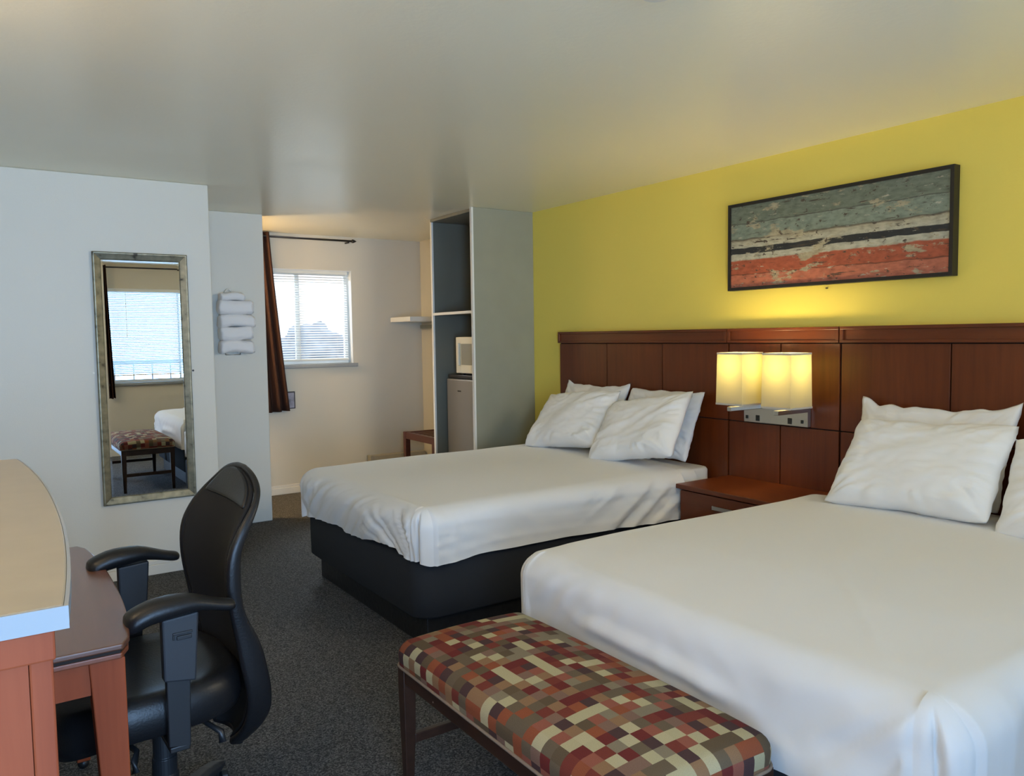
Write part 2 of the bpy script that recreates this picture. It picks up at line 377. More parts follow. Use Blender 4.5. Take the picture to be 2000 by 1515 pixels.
def ss(a, b, x):
    t = max(0.0, min(1.0, (x-a)/(b-a))); return t*t*(3-2*t)

# ------------------------------------------------------------------ room shell
H = 2.397; XR = 3.635; YB = -0.55; XL = -0.56
struct('floor', box(XL-.1, 3.85, YB-.12, 7.3, -0.08, 0), M['carpet'])
struct('ceiling', box(XL-.1, 3.85, YB-.12, 7.3, H, H+.1), M['ceiling'])
struct('wall_right', box(XR, XR+.14, YB-.12, 5.06, 0, H), M['yellow'])
struct('wall_closet_side', box(3.72, 3.86, 5.06, 7.3, 0, H), M['wall_far'])
struct('wall_left', box(XL-.12, XL, YB-.12, 5.2, 0, H), M['wall'])
struct('wall_bath', box(XL, 1.217, 5.155, 6.14, 0, H), M['wall'], bevel=0.006)
struct('wall_vanity', box(0.3, 1.845, 6.14, 6.25, 0, H), M['wall'], bevel=0.006)
struct('wall_vanity_end', box(0.2, 0.3, 6.14, 7.3, 0, H), M['wall_far'])
FX0, FX1, FZ0, FZ1 = 1.98, 2.974, 1.195, 2.076
struct('wall_far', wall_with_hole(7.13, .15, 0.2, 3.85, 0, H, FX0, FX1, FZ0, FZ1), M['wall_far'])
BX0, BX1, BZ0, BZ1 = 1.20, 3.05, 0.915, 2.09
bm = wall_with_hole(YB, -.14, 0.6, 3.8, 0, H, BX0, BX1, BZ0, BZ1)
box(XL-.1, -.35, YB-.14, YB, 0, H, bm); box(-.35, .6, YB-.14, YB, 2.05, H, bm)      # the open doorway
struct('wall_back', bm, M['wall_far'])
bm = bmesh.new()
for x in (-.41, .60): box(x, x+.06, YB, YB+.015, 0, 2.11, bm)
box(-.35, .60, YB, YB+.015, 2.05, 2.11, bm)
struct('door_1', bm, M['trim'])

def baseboard(name, x0, x1, y0, y1, ny):
    bm = bmesh.new(); h, t = .085, .012
    if ny:
        box(x0, x1, min(y0, y0+ny*t), max(y0, y0+ny*t), 0, h*.72, bm); box(x0, x1, min(y0, y0+ny*t*.65), max(y0, y0+ny*t*.65), h*.72, h, bm)
    else:
        box(x0, x0+t, y0, y1, 0, h*.72, bm); box(x0, x0+t*.65, y0, y1, h*.72, h, bm)
    return struct(name, bm, M['trim'], bevel=0.003)
baseboard('baseboard_far', 0.3, 3.72, 7.13, 0, -1)
baseboard('baseboard_bath', XL, 1.0, 5.155, 0, -1)
baseboard('baseboard_back', .66, XR, YB, 0, 1)

# ------------------------------------------------------------------ windows
def window(name, x0, x1, z0, z1, ywall, s, thick, mull, sill_ext):
    """s=+1: outside is +Y"""
    yf = ywall+s*thick*.72
    bm = bmesh.new(); t = .035
    def b(xa, xb, za, zb, d0=0.0, d1=.04): box(xa, xb, min(yf+s*d0, yf+s*d1), max(yf+s*d0, yf+s*d1), za, zb, bm)
    b(x0, x1, z0, z0+t); b(x0, x1, z1-t, z1); b(x0, x0+t, z0+t, z1-t); b(x1-t, x1, z0+t, z1-t)
    for q in mull: b(q-.02, q+.02, z0+t, z1-t)
    w_ = struct(name, bm, M['vinyl'])
    obj('window_pane', box(x0+t, x1-t, min(yf+s*.018, yf+s*.022), max(yf+s*.018, yf+s*.022), z0+t, z1-t), M['glass'], w_)
    y0, y1 = sorted((ywall+s*.001, yf)); k = .006
    for nm, bb in (('jamb', (x0, x0+k, z0, z1)), ('jamb', (x1-k, x1, z0, z1)), ('jamb', (x0+k, x1-k, z1-k, z1))):
        obj(nm, box(bb[0], bb[1], y0, y1, bb[2], bb[3]), M['vinyl'], w_)
    y0, y1 = sorted((ywall-s*.035, ywall+s*thick*.7))
    obj('window_sill', box(x0-sill_ext, x1+sill_ext, y0, y1, z0-.033, z0), M['sill'], w_, bevel=.004)
    return w_
window('window_1', FX0, FX1, FZ0, FZ1, 7.13, 1, .15, [2.475], .035)
window('window_2', BX0, BX1, BZ0, BZ1, YB, -1, .14, [2.16], .05)

def blinds(name, label, x0, x1, z0, z1, y, tilt, s, wand_x):
    t = thing(name, label, 'window blind', ((x0+x1)/2, y, z0))
    obj('headrail', box(x0, x1, y-.016, y+.016, z1-.03, z1), M['white_plastic'], t, bevel=.002)
    bm = bmesh.new(); z = z1-.04; pitch = .0225; wd = .0125
    ca, sa = math.cos(tilt)*wd, math.sin(tilt)*wd
    while z > z0+.02:
        ring = []
        for k in range(4):
            f = -1+2*k/3; bow = .0018*(1-f*f)
            ring.append((y+f*ca*s, z+f*sa+bow))
        R0 = [bm.verts.new((x0+.004, a, b)) for a, b in ring]; R1 = [bm.verts.new((x1-.004, a, b)) for a, b in ring]
        for k in range(3): bm.faces.new((R0[k], R0[k+1], R1[k+1], R1[k]))
        z -= pitch
    o = obj('slats', bm, M['blind'], t, smooth=True)
    obj('bottom_rail', box(x0, x1, y-.012, y+.012, z0, z0+.016), M['white_plastic'], t, bevel=.002)
    for f in (.12, .5, .88): obj('lift_cord', tube([(x0+(x1-x0)*f, y-s*.015, z0), (x0+(x1-x0)*f, y-s*.015, z1-.03)], .0008, 5), M['white_plastic'], t)
    obj('tilt_wand', tube([(wand_x, y-s*.022, z1-.02), (wand_x, y-s*.024, z1-.55*(z1-z0))], .003, 8), M['white_plastic'], t)
    return t
blinds('window_blind', 'open white slatted blind in the small far window beside the brown curtain', FX0+.01, FX1-.03, FZ0+.028, FZ1-.005, 7.175, 0.42, 1, 2.06)
blinds('window_blind', 'closed white slatted blind of the large window reflected in the mirror', BX0+.01, BX1-.01, BZ0+.085, BZ1-.005, YB-.04, -1.0, -1, 1.52)

# curtains and rods
def curtain(name, label, x0t, x1t, x0b, x1b, zt, zb, y, nf):
    t = thing(name, label, 'curtain', ((x0t+x1t)/2, y, zb))
    n = nf*12; rows = 14; rings = []
    for k in range(rows+1):
        f = k/rows; z = zt+(zb-zt)*f; a = x0t+(x0b-x0t)*f**1.15; b_ = x1t+(x1b-x1t)*f**1.15
        ring = []
        for i in range(n+1):
            u = i/n; amp = .022+.022*f
            ring.append((a+(b_-a)*u, y+amp*math.sin(u*nf*2*PI+.5*math.sin(u*7)+f*.4), z+.004*math.sin(u*9)))
        rings.append(ring)
    bm = loft(rings, cap=False, closed=False)
    o = obj('panel', bm, M['curtain'], t, smooth=True)
    md = o.modifiers.new('solid', 'SOLIDIFY'); md.thickness = .003
    return t
curtain('curtain', 'dark brown curtain drawn to the side of the small far window', 1.93, 2.175, 1.98, 2.318, 2.385, .775, 7.055, 4)
curtain('curtain', 'narrow brown curtain gathered beside the large window in the mirror', 1.262, 1.300, 1.272, 1.342, 2.37, .73, YB+.075, 2)
def rod(label, x0, x1, z, y, ywall):
    t = thing('curtain_rod', label, 'curtain rod', ((x0+x1)/2, y, z))
    obj('pole', tube([(x0, y, z), (x1, y, z)], .009, 12), M['rod'], t, smooth=True)
    for x, s in ((x0, -1), (x1, 1)):
        obj('finial', tube([(x, y, z), (x+s*.008, y, z), (x+s*.02, y, z), (x+s*.05, y, z)], [.009, .018, .017, .002], 12), M['rod'], t, smooth=True)
    for x in (x0+.04, x1-.03):
        obj('bracket', box(x-.008, x+.008, min(y, ywall), max(y, ywall), z-.02, z-.008), M['rod'], t)
rod('black curtain rod with pointed finial above the small far window', 1.87, 2.955, 2.351, 7.055, 7.13)
rod('black curtain rod over the large window seen in the mirror', 1.16, 3.15, 2.345, YB+.075, YB)

# ------------------------------------------------------------------ outside
struct('trim_ground', box(-14, 18, -9, 34, -.4, -.12), M['asphalt'])
def outbuilding(x0, x1, y0, y1, h, label):
    t = thing('outbuilding', label, 'building', ((x0+x1)/2, y0, 0))
    obj('wall', box(x0, x1, y0, y1, -.12, h), M['outbuilding'], t)
    obj('roof', hexa([(x0-.3, y0-.3, h), (x1+.3, y0-.3, h), (x1+.3, y1+.3, h), (x0-.3, y1+.3, h), (x0-.3, (y0+y1)/2-.05, h+.8), (x1+.3, (y0+y1)/2-.05, h+.8), (x1+.3, (y0+y1)/2+.05, h+.8), (x0-.3, (y0+y1)/2+.05, h+.8)]), M['asphalt'], t)
outbuilding(2.5, 5.2, 21, 25, 1.25, 'low blue grey building outside the far window')
for k, (x, y, r_, h_) in enumerate(((5.75, 18.2, .7, .75), (7.35, 20.5, .95, .95), (8.6, 17.5, .7, .7))):
    bm = bmesh.new(); bmesh.ops.create_icosphere(bm, subdivisions=4, radius=1.0)
    for v in bm.verts: v.co = Vector((x+v.co.x*r_, y+v.co.y*r_, h_*.9+v.co.z*h_))+v.normal*.25*nz(v.co.x*2.5+k, v.co.y*2.5, v.co.z*2.5)
    tag(obj('bush', bm, M['bush'], smooth=True, origin=(x, y, -.12)), 'bluish green bush outside the far window, '+('nearest the low building', 'the tallest one', 'furthest right')[k], 'bush', 'bushes outside the far window')
t = thing('railing', 'walkway railing outside the large window reflected in the mirror', 'railing', (2.1, -1.7, 0))
obj('rail', box(0.2, 4.2, -1.73, -1.67, 1.12, 1.16), M['railing'], t)
for k in range(17): obj('baluster', box(.3+k*.24-.009, .3+k*.24+.009, -1.71, -1.69, -.12, 1.12), M['railing'], t)

# ------------------------------------------------------------------ mirror, towels, plaque
t = thing('wall_mirror', 'tall narrow mirror in a worn silver gilt frame on the left wall', 'mirror', (.81, 5.13, .462))
mx0, mx1, mz0, mz1, my = .552, 1.071, .462, 1.955, 5.155
def frame_ring(x0, x1, z0, z1, prof):
    """prof: list of (inset, depth from wall); mitred ring"""
    bm = bmesh.new(); cor = [(x0, z0, 1, 1), (x1, z0, -1, 1), (x1, z1, -1, -1), (x0, z1, 1, -1)]
    R = [[bm.verts.new((x+sx*i, my-d, z+sz*i)) for i, d in prof] for x, z, sx, sz in cor]
    for a in range(4):
        b_ = (a+1) % 4
        for k in range(len(prof)-1): bm.faces.new((R[a][k], R[b_][k], R[b_][k+1], R[a][k+1]))
    return bm
obj('frame', frame_ring(mx0, mx1, mz0, mz1, [(0, 0.001), (0, .024), (.005, .029), (.010, .029), (.041, .017), (.046, .011), (.046, .001)]), M['mirror_frame'], t)
obj('mirror_glass', frame_ring(mx0+.044, mx1-.044, mz0+.044, mz1-.044, [(0, .0100), (.012, .0105)]), M['mirror'], t).name = 'bevelled_edge'
obj('mirror_glass', box(mx0+.056, mx1-.056, my-.0105, my-.004, mz0+.056, mz1-.056), M['mirror'], t)
for x, z, m_, lb in ((.535, 1.25, 'white_plastic', 'tiny white wall anchor left of the tall mirror'), (1.085, 1.245, 'rod', 'tiny dark screw right of the tall mirror')):
    tag(obj('wall_screw', tube([(x, 5.1555, z), (x, 5.148, z)], .006, 10), M[m_], origin=(x, 5.155, z)), lb, 'screw')

def towel(x0, x1, y0, y1, z0, z1, seed, droop=0.0):
    """rolled towel: flattened roll with soft bulges, spiral fold at the left end"""
    rings = []; n = 40; seg = 44; cy, cz = (y0+y1)/2, (z0+z1)/2; ry, rz = (y1-y0)/2, (z1-z0)/2
    for k in range(seg+1):
        f = k/seg; x = x0+(x1-x0)*f; e = min(f, 1-f)*seg
        sc = [0.80, .93, .985][int(e)] if e < 3 else 1.0
        ring = []
        for i in range(n):
            a = 2*PI*i/n; c, s_ = math.cos(a), math.sin(a)
            px = math.copysign(abs(c)**.72, c); pz = math.copysign(abs(s_)**.80, s_)
            d = 1+.10*nz(f*2.2+seed, c*1.2, s_*1.2)+.03*nz(f*7+seed, c*2.5, s_*2.5)
            ring.append((x+.010*nz(seed, c, s_)*(1 if f < .5 else 1), cy+ry*px*sc*d, cz+rz*pz*sc*d-droop*(2*abs(f-.5))**2*(1 if s_ < .3 else .4)-.004*math.sin(f*6+seed)))
        rings.append(ring)
    bm = loft(rings)
    return bm
rack = thing('towel_rack', 'wire towel rack with a ring top holding white towels', 'towel rack', (1.59, 6.14, 1.33))
bm = bmesh.new()
tube([(1.560+.020*math.cos(a), 6.118, 1.796+.019*math.sin(a)) for a in [k*2*PI/20 for k in range(21)]], .0035, 8, bm)
obj('ring', bm, M['metal'], rack, smooth=True)
bm = bmesh.new()
for x in (1.53, 1.64): tube([(x, 6.132, 1.32), (x, 6.132, 1.79)], .003, 8, bm)
tube([(1.53, 6.132, 1.32), (1.64, 6.132, 1.32)], .003, 8, bm)
obj('wire_holder', bm, M['metal'], rack, smooth=True)
tw = [(1.485, 1.660, 1.727, 1.786, 'small white rolled towel on top of the wall rack', .005), (1.470, 1.722, 1.622, 1.728, 'thick white rolled towel second from the top of the rack', .004),
      (1.472, 1.728, 1.530, 1.624, 'white rolled towel in the middle of the rack stack', .010), (1.475, 1.712, 1.430, 1.532, 'white rolled towel second from the bottom of the rack', .0),
      (1.472, 1.718, 1.338, 1.432, 'lowest white rolled towel on the rack with drooping ends', .016)]
for i, (a, b_, c, d, lb, dr) in enumerate(tw):
    tag(obj('rolled_towel', towel(a, b_, 6.005, 6.128, c, d, i*3.7+1, dr), M['towel'], smooth=True, origin=((a+b_)/2, 6.07, c)), lb, 'towel', 'rolled white towels on the wall rack')

t = thing('wall_plaque', 'small grey plaque with dark edge half behind the brown curtain hem', 'plaque', (2.325, 7.13, .79))
obj('frame', box(2.268, 2.383, 7.112, 7.13, .790, .949), M['plate_dark'], t, bevel=.002)
obj('face', box(2.276, 2.372, 7.110, 7.1125, .799, .938), M['plate_grey'], t)

# ------------------------------------------------------------------ closet, fridge, microwave, shelf, rack, heater
cl = thing('open_closet', 'tall grey open closet alcove built against the yellow wall', 'closet', (3.38, 5.4, 0))
obj('side_panel', box(3.085, XR-.001, 5.05, 5.072, 0, H-.001), M['closet'], cl)
obj('side_panel', box(3.125, 3.719, 5.752, 5.772, 0, H-.001), M['closet_in'], cl)
obj('edge_trim', box(3.070, 3.085, 5.048, 5.074, 0, H-.001), M['white_edge'], cl, label='thin cream front edge of the near panel')
obj('edge_trim', box(3.110, 3.125, 5.750, 5.774, 0, H-.001), M['white_edge'], cl, label='thin cream front edge of the far panel')
obj('top_panel', box(3.10, 3.719, 5.073, 5.751, H-.024, H-.002), M['closet_in'], cl)
obj('back_panel', box(3.70, 3.719, 5.073, 5.751, 0, H-.03), M['closet_in'], cl)
sh = obj('shelf', box(3.125, 3.70, 5.0725, 5.7515, 1.612, 1.629), M['closet_in'], cl)
obj('edge_trim', box(3.112, 3.125, 5.0725, 5.7515, 1.610, 1.631), M['white_edge'], sh, label='white front edge of the shelf')
obj('plinth', box(3.17, 3.70, 5.0725, 5.7515, 0, .28), M['closet_in'], cl)
fr = thing('mini_fridge', 'silver mini fridge with black top standing in the grey closet', 'fridge', (3.4, 5.45, .28))
obj('body', box(3.245, 3.66, 5.20, 5.70, .281, 1.09), M['black_plastic'], fr, bevel=.006)
obj('top', box(3.215, 3.66, 5.195, 5.703, 1.091, 1.122), M['black_plastic'], fr, bevel=.006)
dr = obj('door', box(3.198, 3.244, 5.198, 5.70, .29, 1.088), M['steel'], fr, bevel=.010, seg=3)
obj('badge', box(3.1965, 3.198, 5.468, 5.520, .985, .996), M['outlet'], dr)
mw = thing('microwave', 'white microwave oven sitting on the mini fridge', 'microwave', (3.42, 5.32, 1.122))
obj('body', box(3.215, 3.58, 5.08, 5.535, 1.136, 1.430), M['microwave'], mw, bevel=.006)
d_ = obj('door', box(3.197, 3.2145, 5.165, 5.537, 1.138, 1.429), M['microwave'], mw, bevel=.006)
obj('door_window', box(3.1955, 3.197, 5.20, 5.45, 1.205, 1.375), M['mw_window'], d_)
obj('handle', box(3.180, 3.1965, 5.468, 5.486, 1.20, 1.38), M['microwave'], d_, bevel=.004)
obj('control_panel', box(3.199, 3.2145, 5.082, 5.163, 1.138, 1.429), M['mw_window'], mw)
for x in (3.25, 3.54):
    for y in (5.11, 5.50): obj('foot', box(x-.012, x+.012, y-.012, y+.012, 1.1225, 1.137), M['black_plastic'], mw)
ws = thing('wall_shelf', 'white wall shelf in the far corner beside the closet', 'shelf', (3.5, 6.9, 1.59))
obj('board', box(3.375, 3.719, 6.70, 7.129, 1.584, 1.630), M['white_edge'], ws, bevel=.003)
obj('cleat', box(3.700, 3.719, 6.72, 7.12, 1.52, 1.555), M['closet'], ws, label='grey cleat under the shelf')
lr = thing('luggage_rack', 'dark red wooden slatted luggage rack by the far wall', 'luggage rack', (3.5, 6.45, 0))
for x in (3.30, 3.655):
    for y in (6.13, 6.70): obj('leg', box(x, x+.05, y, y+.05, 0, .535), M['rack_wood'], lr, bevel=.003)
obj('side_rail', box(3.303, 3.343, 6.18, 6.70, .470, .532), M['rack_wood'], lr, bevel=.003)
obj('side_rail', box(3.66, 3.70, 6.18, 6.70, .470, .532), M['rack_wood'], lr, bevel=.003)
obj('end_rail', box(3.35, 3.655, 6.135, 6.165, .470, .532), M['rack_wood'], lr, bevel=.003)
obj('end_rail', box(3.35, 3.655, 6.715, 6.745, .470, .532), M['rack_wood'], lr, bevel=.003)
for k in range(6): obj('slat', box(3.343, 3.66, 6.215+k*.085, 6.250+k*.085, .508, .528), M['rack_wood'], lr, bevel=.003)
hb = thing('baseboard_heater', 'low beige baseboard heater along the far wall behind the bed', 'heater', (3.4, 7.09, 0))
obj('cover', loft([[(x, 7.118, .02), (x, 7.045, .02), (x, 7.045, .20), (x, 7.065, .275), (x, 7.118, .282)] for x in (3.115, 3.70)]), M['heater'], hb)
obj('end_cap', box(3.085, 3.114, 7.04, 7.118, .015, .285), M['heater'], hb, bevel=.004)

# ------------------------------------------------------------------ headboards
def headboard(label, y0, y1, ncol, zbot=.0, cols=None):
    t = thing('headboard', label, 'headboard', (3.61, (y0+y1)/2, 0), 'cherry wall panels behind the beds')
    obj('backing', box(3.602, XR-.001, y0, y1, zbot, 1.43), M['groove'], t)
    ys = cols or [y0+(y1-y0)*k/ncol for k in range(ncol+1)]
    for a, b_ in zip(ys[:-1], ys[1:]):
        for z0, z1 in ((zbot, .9215), (.9275, 1.369)):
            obj('panel', box(3.590, 3.606, a+.0035, b_-.0035, z0, z1), M['cherry_z'], t, bevel=.0012)
    r = obj('top_rail', box(3.583, XR-.001, y0+.001, y1-.001, 1.374, 1.456), M['cherry_y'], t, bevel=.002)
    bm = bmesh.new(); x0, x1 = 3.571, 3.5828
    box(x0, x1, y0+.001, y1-.001, 1.440, 1.456, bm); box(x0, x1, y0+.001, y1-.001, 1.374, 1.388, bm)
    box(x0, x1, y0+.001, y0+.020, 1.388, 1.440, bm); box(x0, x1, y1-.020, y1-.001, 1.388, 1.440, bm)
    obj('rail_moulding', bm, M['cherry_y'], r, bevel=.002)
    return t
headboard('long cherry wood headboard panel behind the far bed', 3.058, 4.662, 3)
headboard('short cherry wood headboard panel behind the lit lamp and nightstand', 2.342, 3.054, 2)
headboard('long cherry wood headboard panel behind the near bed', .72, 2.338, 3, cols=[.72, 1.255, 1.796, 2.338])

# ------------------------------------------------------------------ wall lamp
wl = thing('wall_lamp', 'double wall lamp with two lit square shades above the nightstand', 'lamp', (3.59, 2.71, .93))
pl = obj('backplate', box(3.562, 3.589, 2.507, 2.923, .930, 1.045), M['metal'], wl, bevel=.003)
for y, s_ in ((2.899, .0065), (2.54, .0065)):
    obj('switch', box(3.5565, 3.562, y-s_, y+s_, .949, .967), M['outlet'], pl, bevel=.001)
for y in (2.826, 2.617):
    obj('outlet', box(3.5595, 3.562, y-.0125, y+.0125, .940, .972), M['outlet'], pl, bevel=.001)
def shade(cx, cy, label):
    h = .088; z0, z1 = 1.044, 1.326; k = .004
    bm = bmesh.new()
    lo = [(cx-h, cy-h), (cx+h, cy-h), (cx+h, cy+h), (cx-h, cy+h)]; hi = [(cx-h+k, cy-h+k), (cx+h-k, cy-h+k), (cx+h-k, cy+h-k), (cx-h+k, cy+h-k)]
    def subdiv(r, z):
        out = []
        for i in range(4):
            a, b_ = Vector((*r[i], z)), Vector((*r[(i+1) % 4], z))
            for q in range(8): out.append(a.lerp(b_, q/8))
        return out
    loft([[p for p in (a.lerp(b_, f) for a, b_ in zip(subdiv(lo, z0), subdiv(hi, z1)))] for f in [q/8 for q in range(9)]], bm, cap=False)
    s_ = obj('lamp_shade', bm, M['shade'], wl)
    for z, hh in ((z0, h+.0012), (z1-.010, h-k+.0012)):
        obj('shade_trim', loft([[(cx+sx*hh, cy+sy*hh, zz) for sx, sy in ((-1, -1), (1, -1), (1, 1), (-1, 1))] for zz in (z, z+.010)], cap=False), M['shade_trim'], s_)
    bm = bmesh.new(); bmesh.ops.create_uvsphere(bm, u_segments=16, v_segments=10, radius=.026, matrix=Matrix.Translation((cx, cy, 1.17)))
    tube([(cx, cy, 1.03), (cx, cy, 1.15)], .012, 10, bm)
    obj('bulb', bm, M['bulb'], s_, smooth=True)
    ax = cx-.01
    obj('arm', box(ax-.075, 3.562, cy-.014, cy+.014, 1.012, 1.036), M['metal'], wl, bevel=.003)
    point_light('bulb_light', (cx, cy, 1.262), 3.3, (1.0, .82, .41), .05)
shade(3.385, 2.508, ''); shade(3.385, 2.806, '')

# ------------------------------------------------------------------ picture
pc = thing('wall_picture', 'long black framed picture of weathered green white and red boards', 'picture', (3.605, 2.427, 1.916))
py0, py1, pz0, pz1 = 1.798, 3.062, 1.672, 2.160
bm = bmesh.new(); fw = .017
box(3.585, XR-.001, py0, py1, pz0, pz0+fw, bm); box(3.585, XR-.001, py0, py1, pz1-fw, pz1, bm)
box(3.585, XR-.001, py0, py0+fw, pz0+fw, pz1-fw, bm); box(3.585, XR-.001, py1-fw, py1, pz0+fw, pz1-fw, bm)
obj('frame', bm, M['frame_black'], pc)
obj('printed_panel', box(3.594, 3.62, py0+fw, py1-fw, pz0+fw, pz1-fw), M['painting'], pc)
tag(obj('wall_nail', tube([(XR, 2.45, 1.655), (XR-.012, 2.45, 1.655)], .004, 8), M['rod'], origin=(XR, 2.45, 1.655)), 'tiny dark nail in the yellow wall just below the picture', 'nail')

# smoke detector on the ceiling
sd = thing('smoke_detector', 'round white smoke detector on the ceiling at top edge', 'smoke detector', (1.585, 1.60, H))
obj('base', lathe([(.066, H-.0005), (.066, H-.012)], (1.585, 1.60, 0), 32), M['white_plastic'], sd, smooth=False)
obj('cover', lathe([(.058, H-.0122), (.058, H-.028), (.048, H-.038), (.02, H-.042)], (1.585, 1.60, 0), 32), M['white_plastic'], sd, smooth=False)

# ------------------------------------------------------------------ nightstand
ns = thing('nightstand', 'cherry wood nightstand between the two white beds', 'nightstand', (3.37, 2.7, 0))
obj('top', box(3.150, 3.589, 2.350, 3.050, .577, .602), M['cherry_y'], ns, bevel=.003)
obj('body', box(3.185, 3.585, 2.365, 3.035, .06, .5765), M['cherry_y'], ns)
for z0, z1 in ((.36, .568), (.10, .352)):
    d_ = obj('drawer', box(3.166, 3.1845, 2.37, 3.03, z0, z1), M['cherry_y'], ns, bevel=.002)
    zc = (z0+z1)/2+.045
    bm = box(3.148, 3.156, 2.66, 2.79, zc-.008, zc+.012); box(3.156, 3.166, 2.665, 2.675, zc-.004, zc+.006, bm); box(3.156, 3.166, 2.775, 2.785, zc-.004, zc+.006, bm)
    obj('handle', bm, M['metal'], d_)
obj('plinth', box(3.20, 3.585, 2.38, 3.02, 0, .0595), M['groove'], ns)

# ------------------------------------------------------------------ beds
def drape(x0, x1, y0, y1, zt, r, hem, disp, crown=.0, step=.016, rows=34, inset_far=0.0):
    """cloth over a mattress: top at zt, falling over the foot (x0) and both sides, open at the head (x1)"""
    bm = bmesh.new(); xi, ya, yb = x0+r, y0+r, y1-r
    nx = int((x1-xi)/step)+1; ny = int((yb-ya)/step)+1
    X = [xi+(x1-xi)*i/nx for i in range(nx+1)]; Y = [ya+(yb-ya)*j/ny for j in range(ny+1)]
    def top(x, y):
        u = (y-(y0+y1)/2)/((y1-y0)/2); v = (x-xi)/(x1-xi)
        return zt+crown*(1-u*u)*min(1, v*4)
    V = {}
    for i, x in enumerate(X):
        for j, y in enumerate(Y):
            z = top(x, y); dz = disp('top', x, y, 0.0, Vector((0, 0, 1)))
            V[i, j] = bm.verts.new((x, y, z+dz))
    for i in range(nx):
        for j in range(ny): bm.faces.new((V[i, j], V[i+1, j], V[i+1, j+1], V[i, j+1]))
    # perimeter: far side (head->foot), far corner, foot, near corner, near side (foot->head)
    P = []; pos = 0.0
    for i in range(nx, -1, -1): P.append((X[i], yb, Vector((0, 1, 0)), (i, ny), 'far', X[i]))
    nc = 26
    for k in range(1, nc):
        a = PI/2+k/nc*PI/2; P.append((xi, yb, Vector((math.cos(a), math.sin(a), 0)), (0, ny), 'farcorner', k/nc))
    for j in range(ny, -1, -1): P.append((xi, Y[j], Vector((-1, 0, 0)), (0, j), 'foot', Y[j]))
    for k in range(1, nc):
        a = PI+k/nc*PI/2; P.append((xi, ya, Vector((math.cos(a), math.sin(a), 0)), (0, 0), 'nearcorner', k/nc))
    for i in range(0, nx+1): P.append((X[i], ya, Vector((0, -1, 0)), (i, 0), 'near', X[i]))
    cols = []
    for (bx, by, n, key, seg, q) in P:
        base = V[key].co.copy(); col = [V[key]]; D = hem(seg, q)
        for k in range(1, rows+1):
            d = (k/rows)**.9*D; a = min(d, r*PI/2)/r
            out = r*math.sin(a); drop = r*(1-math.cos(a))+max(0, d-r*PI/2)
            nn = (n*math.sin(a)+Vector((0, 0, 1))*math.cos(a))
            p = Vector((base.x, base.y, base.z))+n*out-Vector((0, 0, drop))
            p += nn*disp(seg, bx if seg in ('far', 'near') else q, by, d, n)
            col.append(bm.verts.new(p))
        cols.append(col)
    for a, b_ in zip(cols[:-1], cols[1:]):
        for k in range(rows):
            vs_ = [a[k], b_[k], b_[k+1], a[k+1]]
            if k == 0 and a[0] is b_[0]: vs_ = [a[0], b_[1], a[1]]
            bm.faces.new(vs_)
    return bm

def bed(label, y0, y1, cov_label, seed, hemz, wr, foot_x):
    yc = (y0+y1)/2
    t = thing('bed', label, 'bed', (2.6, yc, 0))
    obj('base', box(1.635, 3.50, y0+.06, y1-.10, 0, .139), M['bed_base'], t, bevel=.004)
    # box spring in a fitted charcoal cover
    bm = bmesh.new(); n = 16; rr = .10
    pts = []
    for cx, cy, a0 in ((foot_x+.02+rr, y0+.02+rr, PI), (3.55-rr, y0+.02+rr, 1.5*PI), (3.55-rr, y1-.02-rr, 0), (foot_x+.02+rr, y1-.02-rr, PI/2)):
        for k in range(7): pts.append((cx+rr*math.cos(a0+k/6*PI/2), cy+rr*math.sin(a0+k/6*PI/2)))
    cxm, cym = 2.55, yc
    def rg(z, ins): return [(x+(ins if x < cxm else -ins), y+(ins if y < cym else -ins), z) for x, y in pts]
    loft([rg(.140, .03), rg(.142, .012), rg(.155, .0), rg(.30, -.002), rg(.395, .0), rg(.415, .012), rg(.42, .03)], bm)
    obj('box_spring', bm, M['skirt'], t, smooth=True, autosmooth=True)
    bm = bmesh.new()
    pts[:] = []
    for cx, cy, a0 in ((foot_x+.04+rr, y0+.075+rr, PI), (3.56-rr*.6, y0+.075+rr*.6, 1.5*PI), (3.56-rr*.6, y1-.075-rr*.6, 0), (foot_x+.04+rr, y1-.075-rr, PI/2)):
        for k in range(7): pts.append((cx+rr*.6*math.cos(a0+k/6*PI/2), cy+rr*.6*math.sin(a0+k/6*PI/2)))
    loft([rg(.421, .02), rg(.425, .006), rg(.44, 0), rg(.625, 0), rg(.638, .006), rg(.642, .02)], bm)
    obj('mattress', bm, M['sheet'], t, smooth=True, label='mattress in a white fitted sheet')
    # white cover
    def hem(seg, q):
        return hemz(seg, q)
    bm = drape(foot_x, 3.235, y0-.012, y1+.012, .657, .085, hem, wr, crown=.028)
    c = obj('bed_cover', bm, M['linen'], smooth=True, origin=(2.4, yc, .42))
    tag(c, cov_label, 'bedspread', 'white bed covers')
    return t

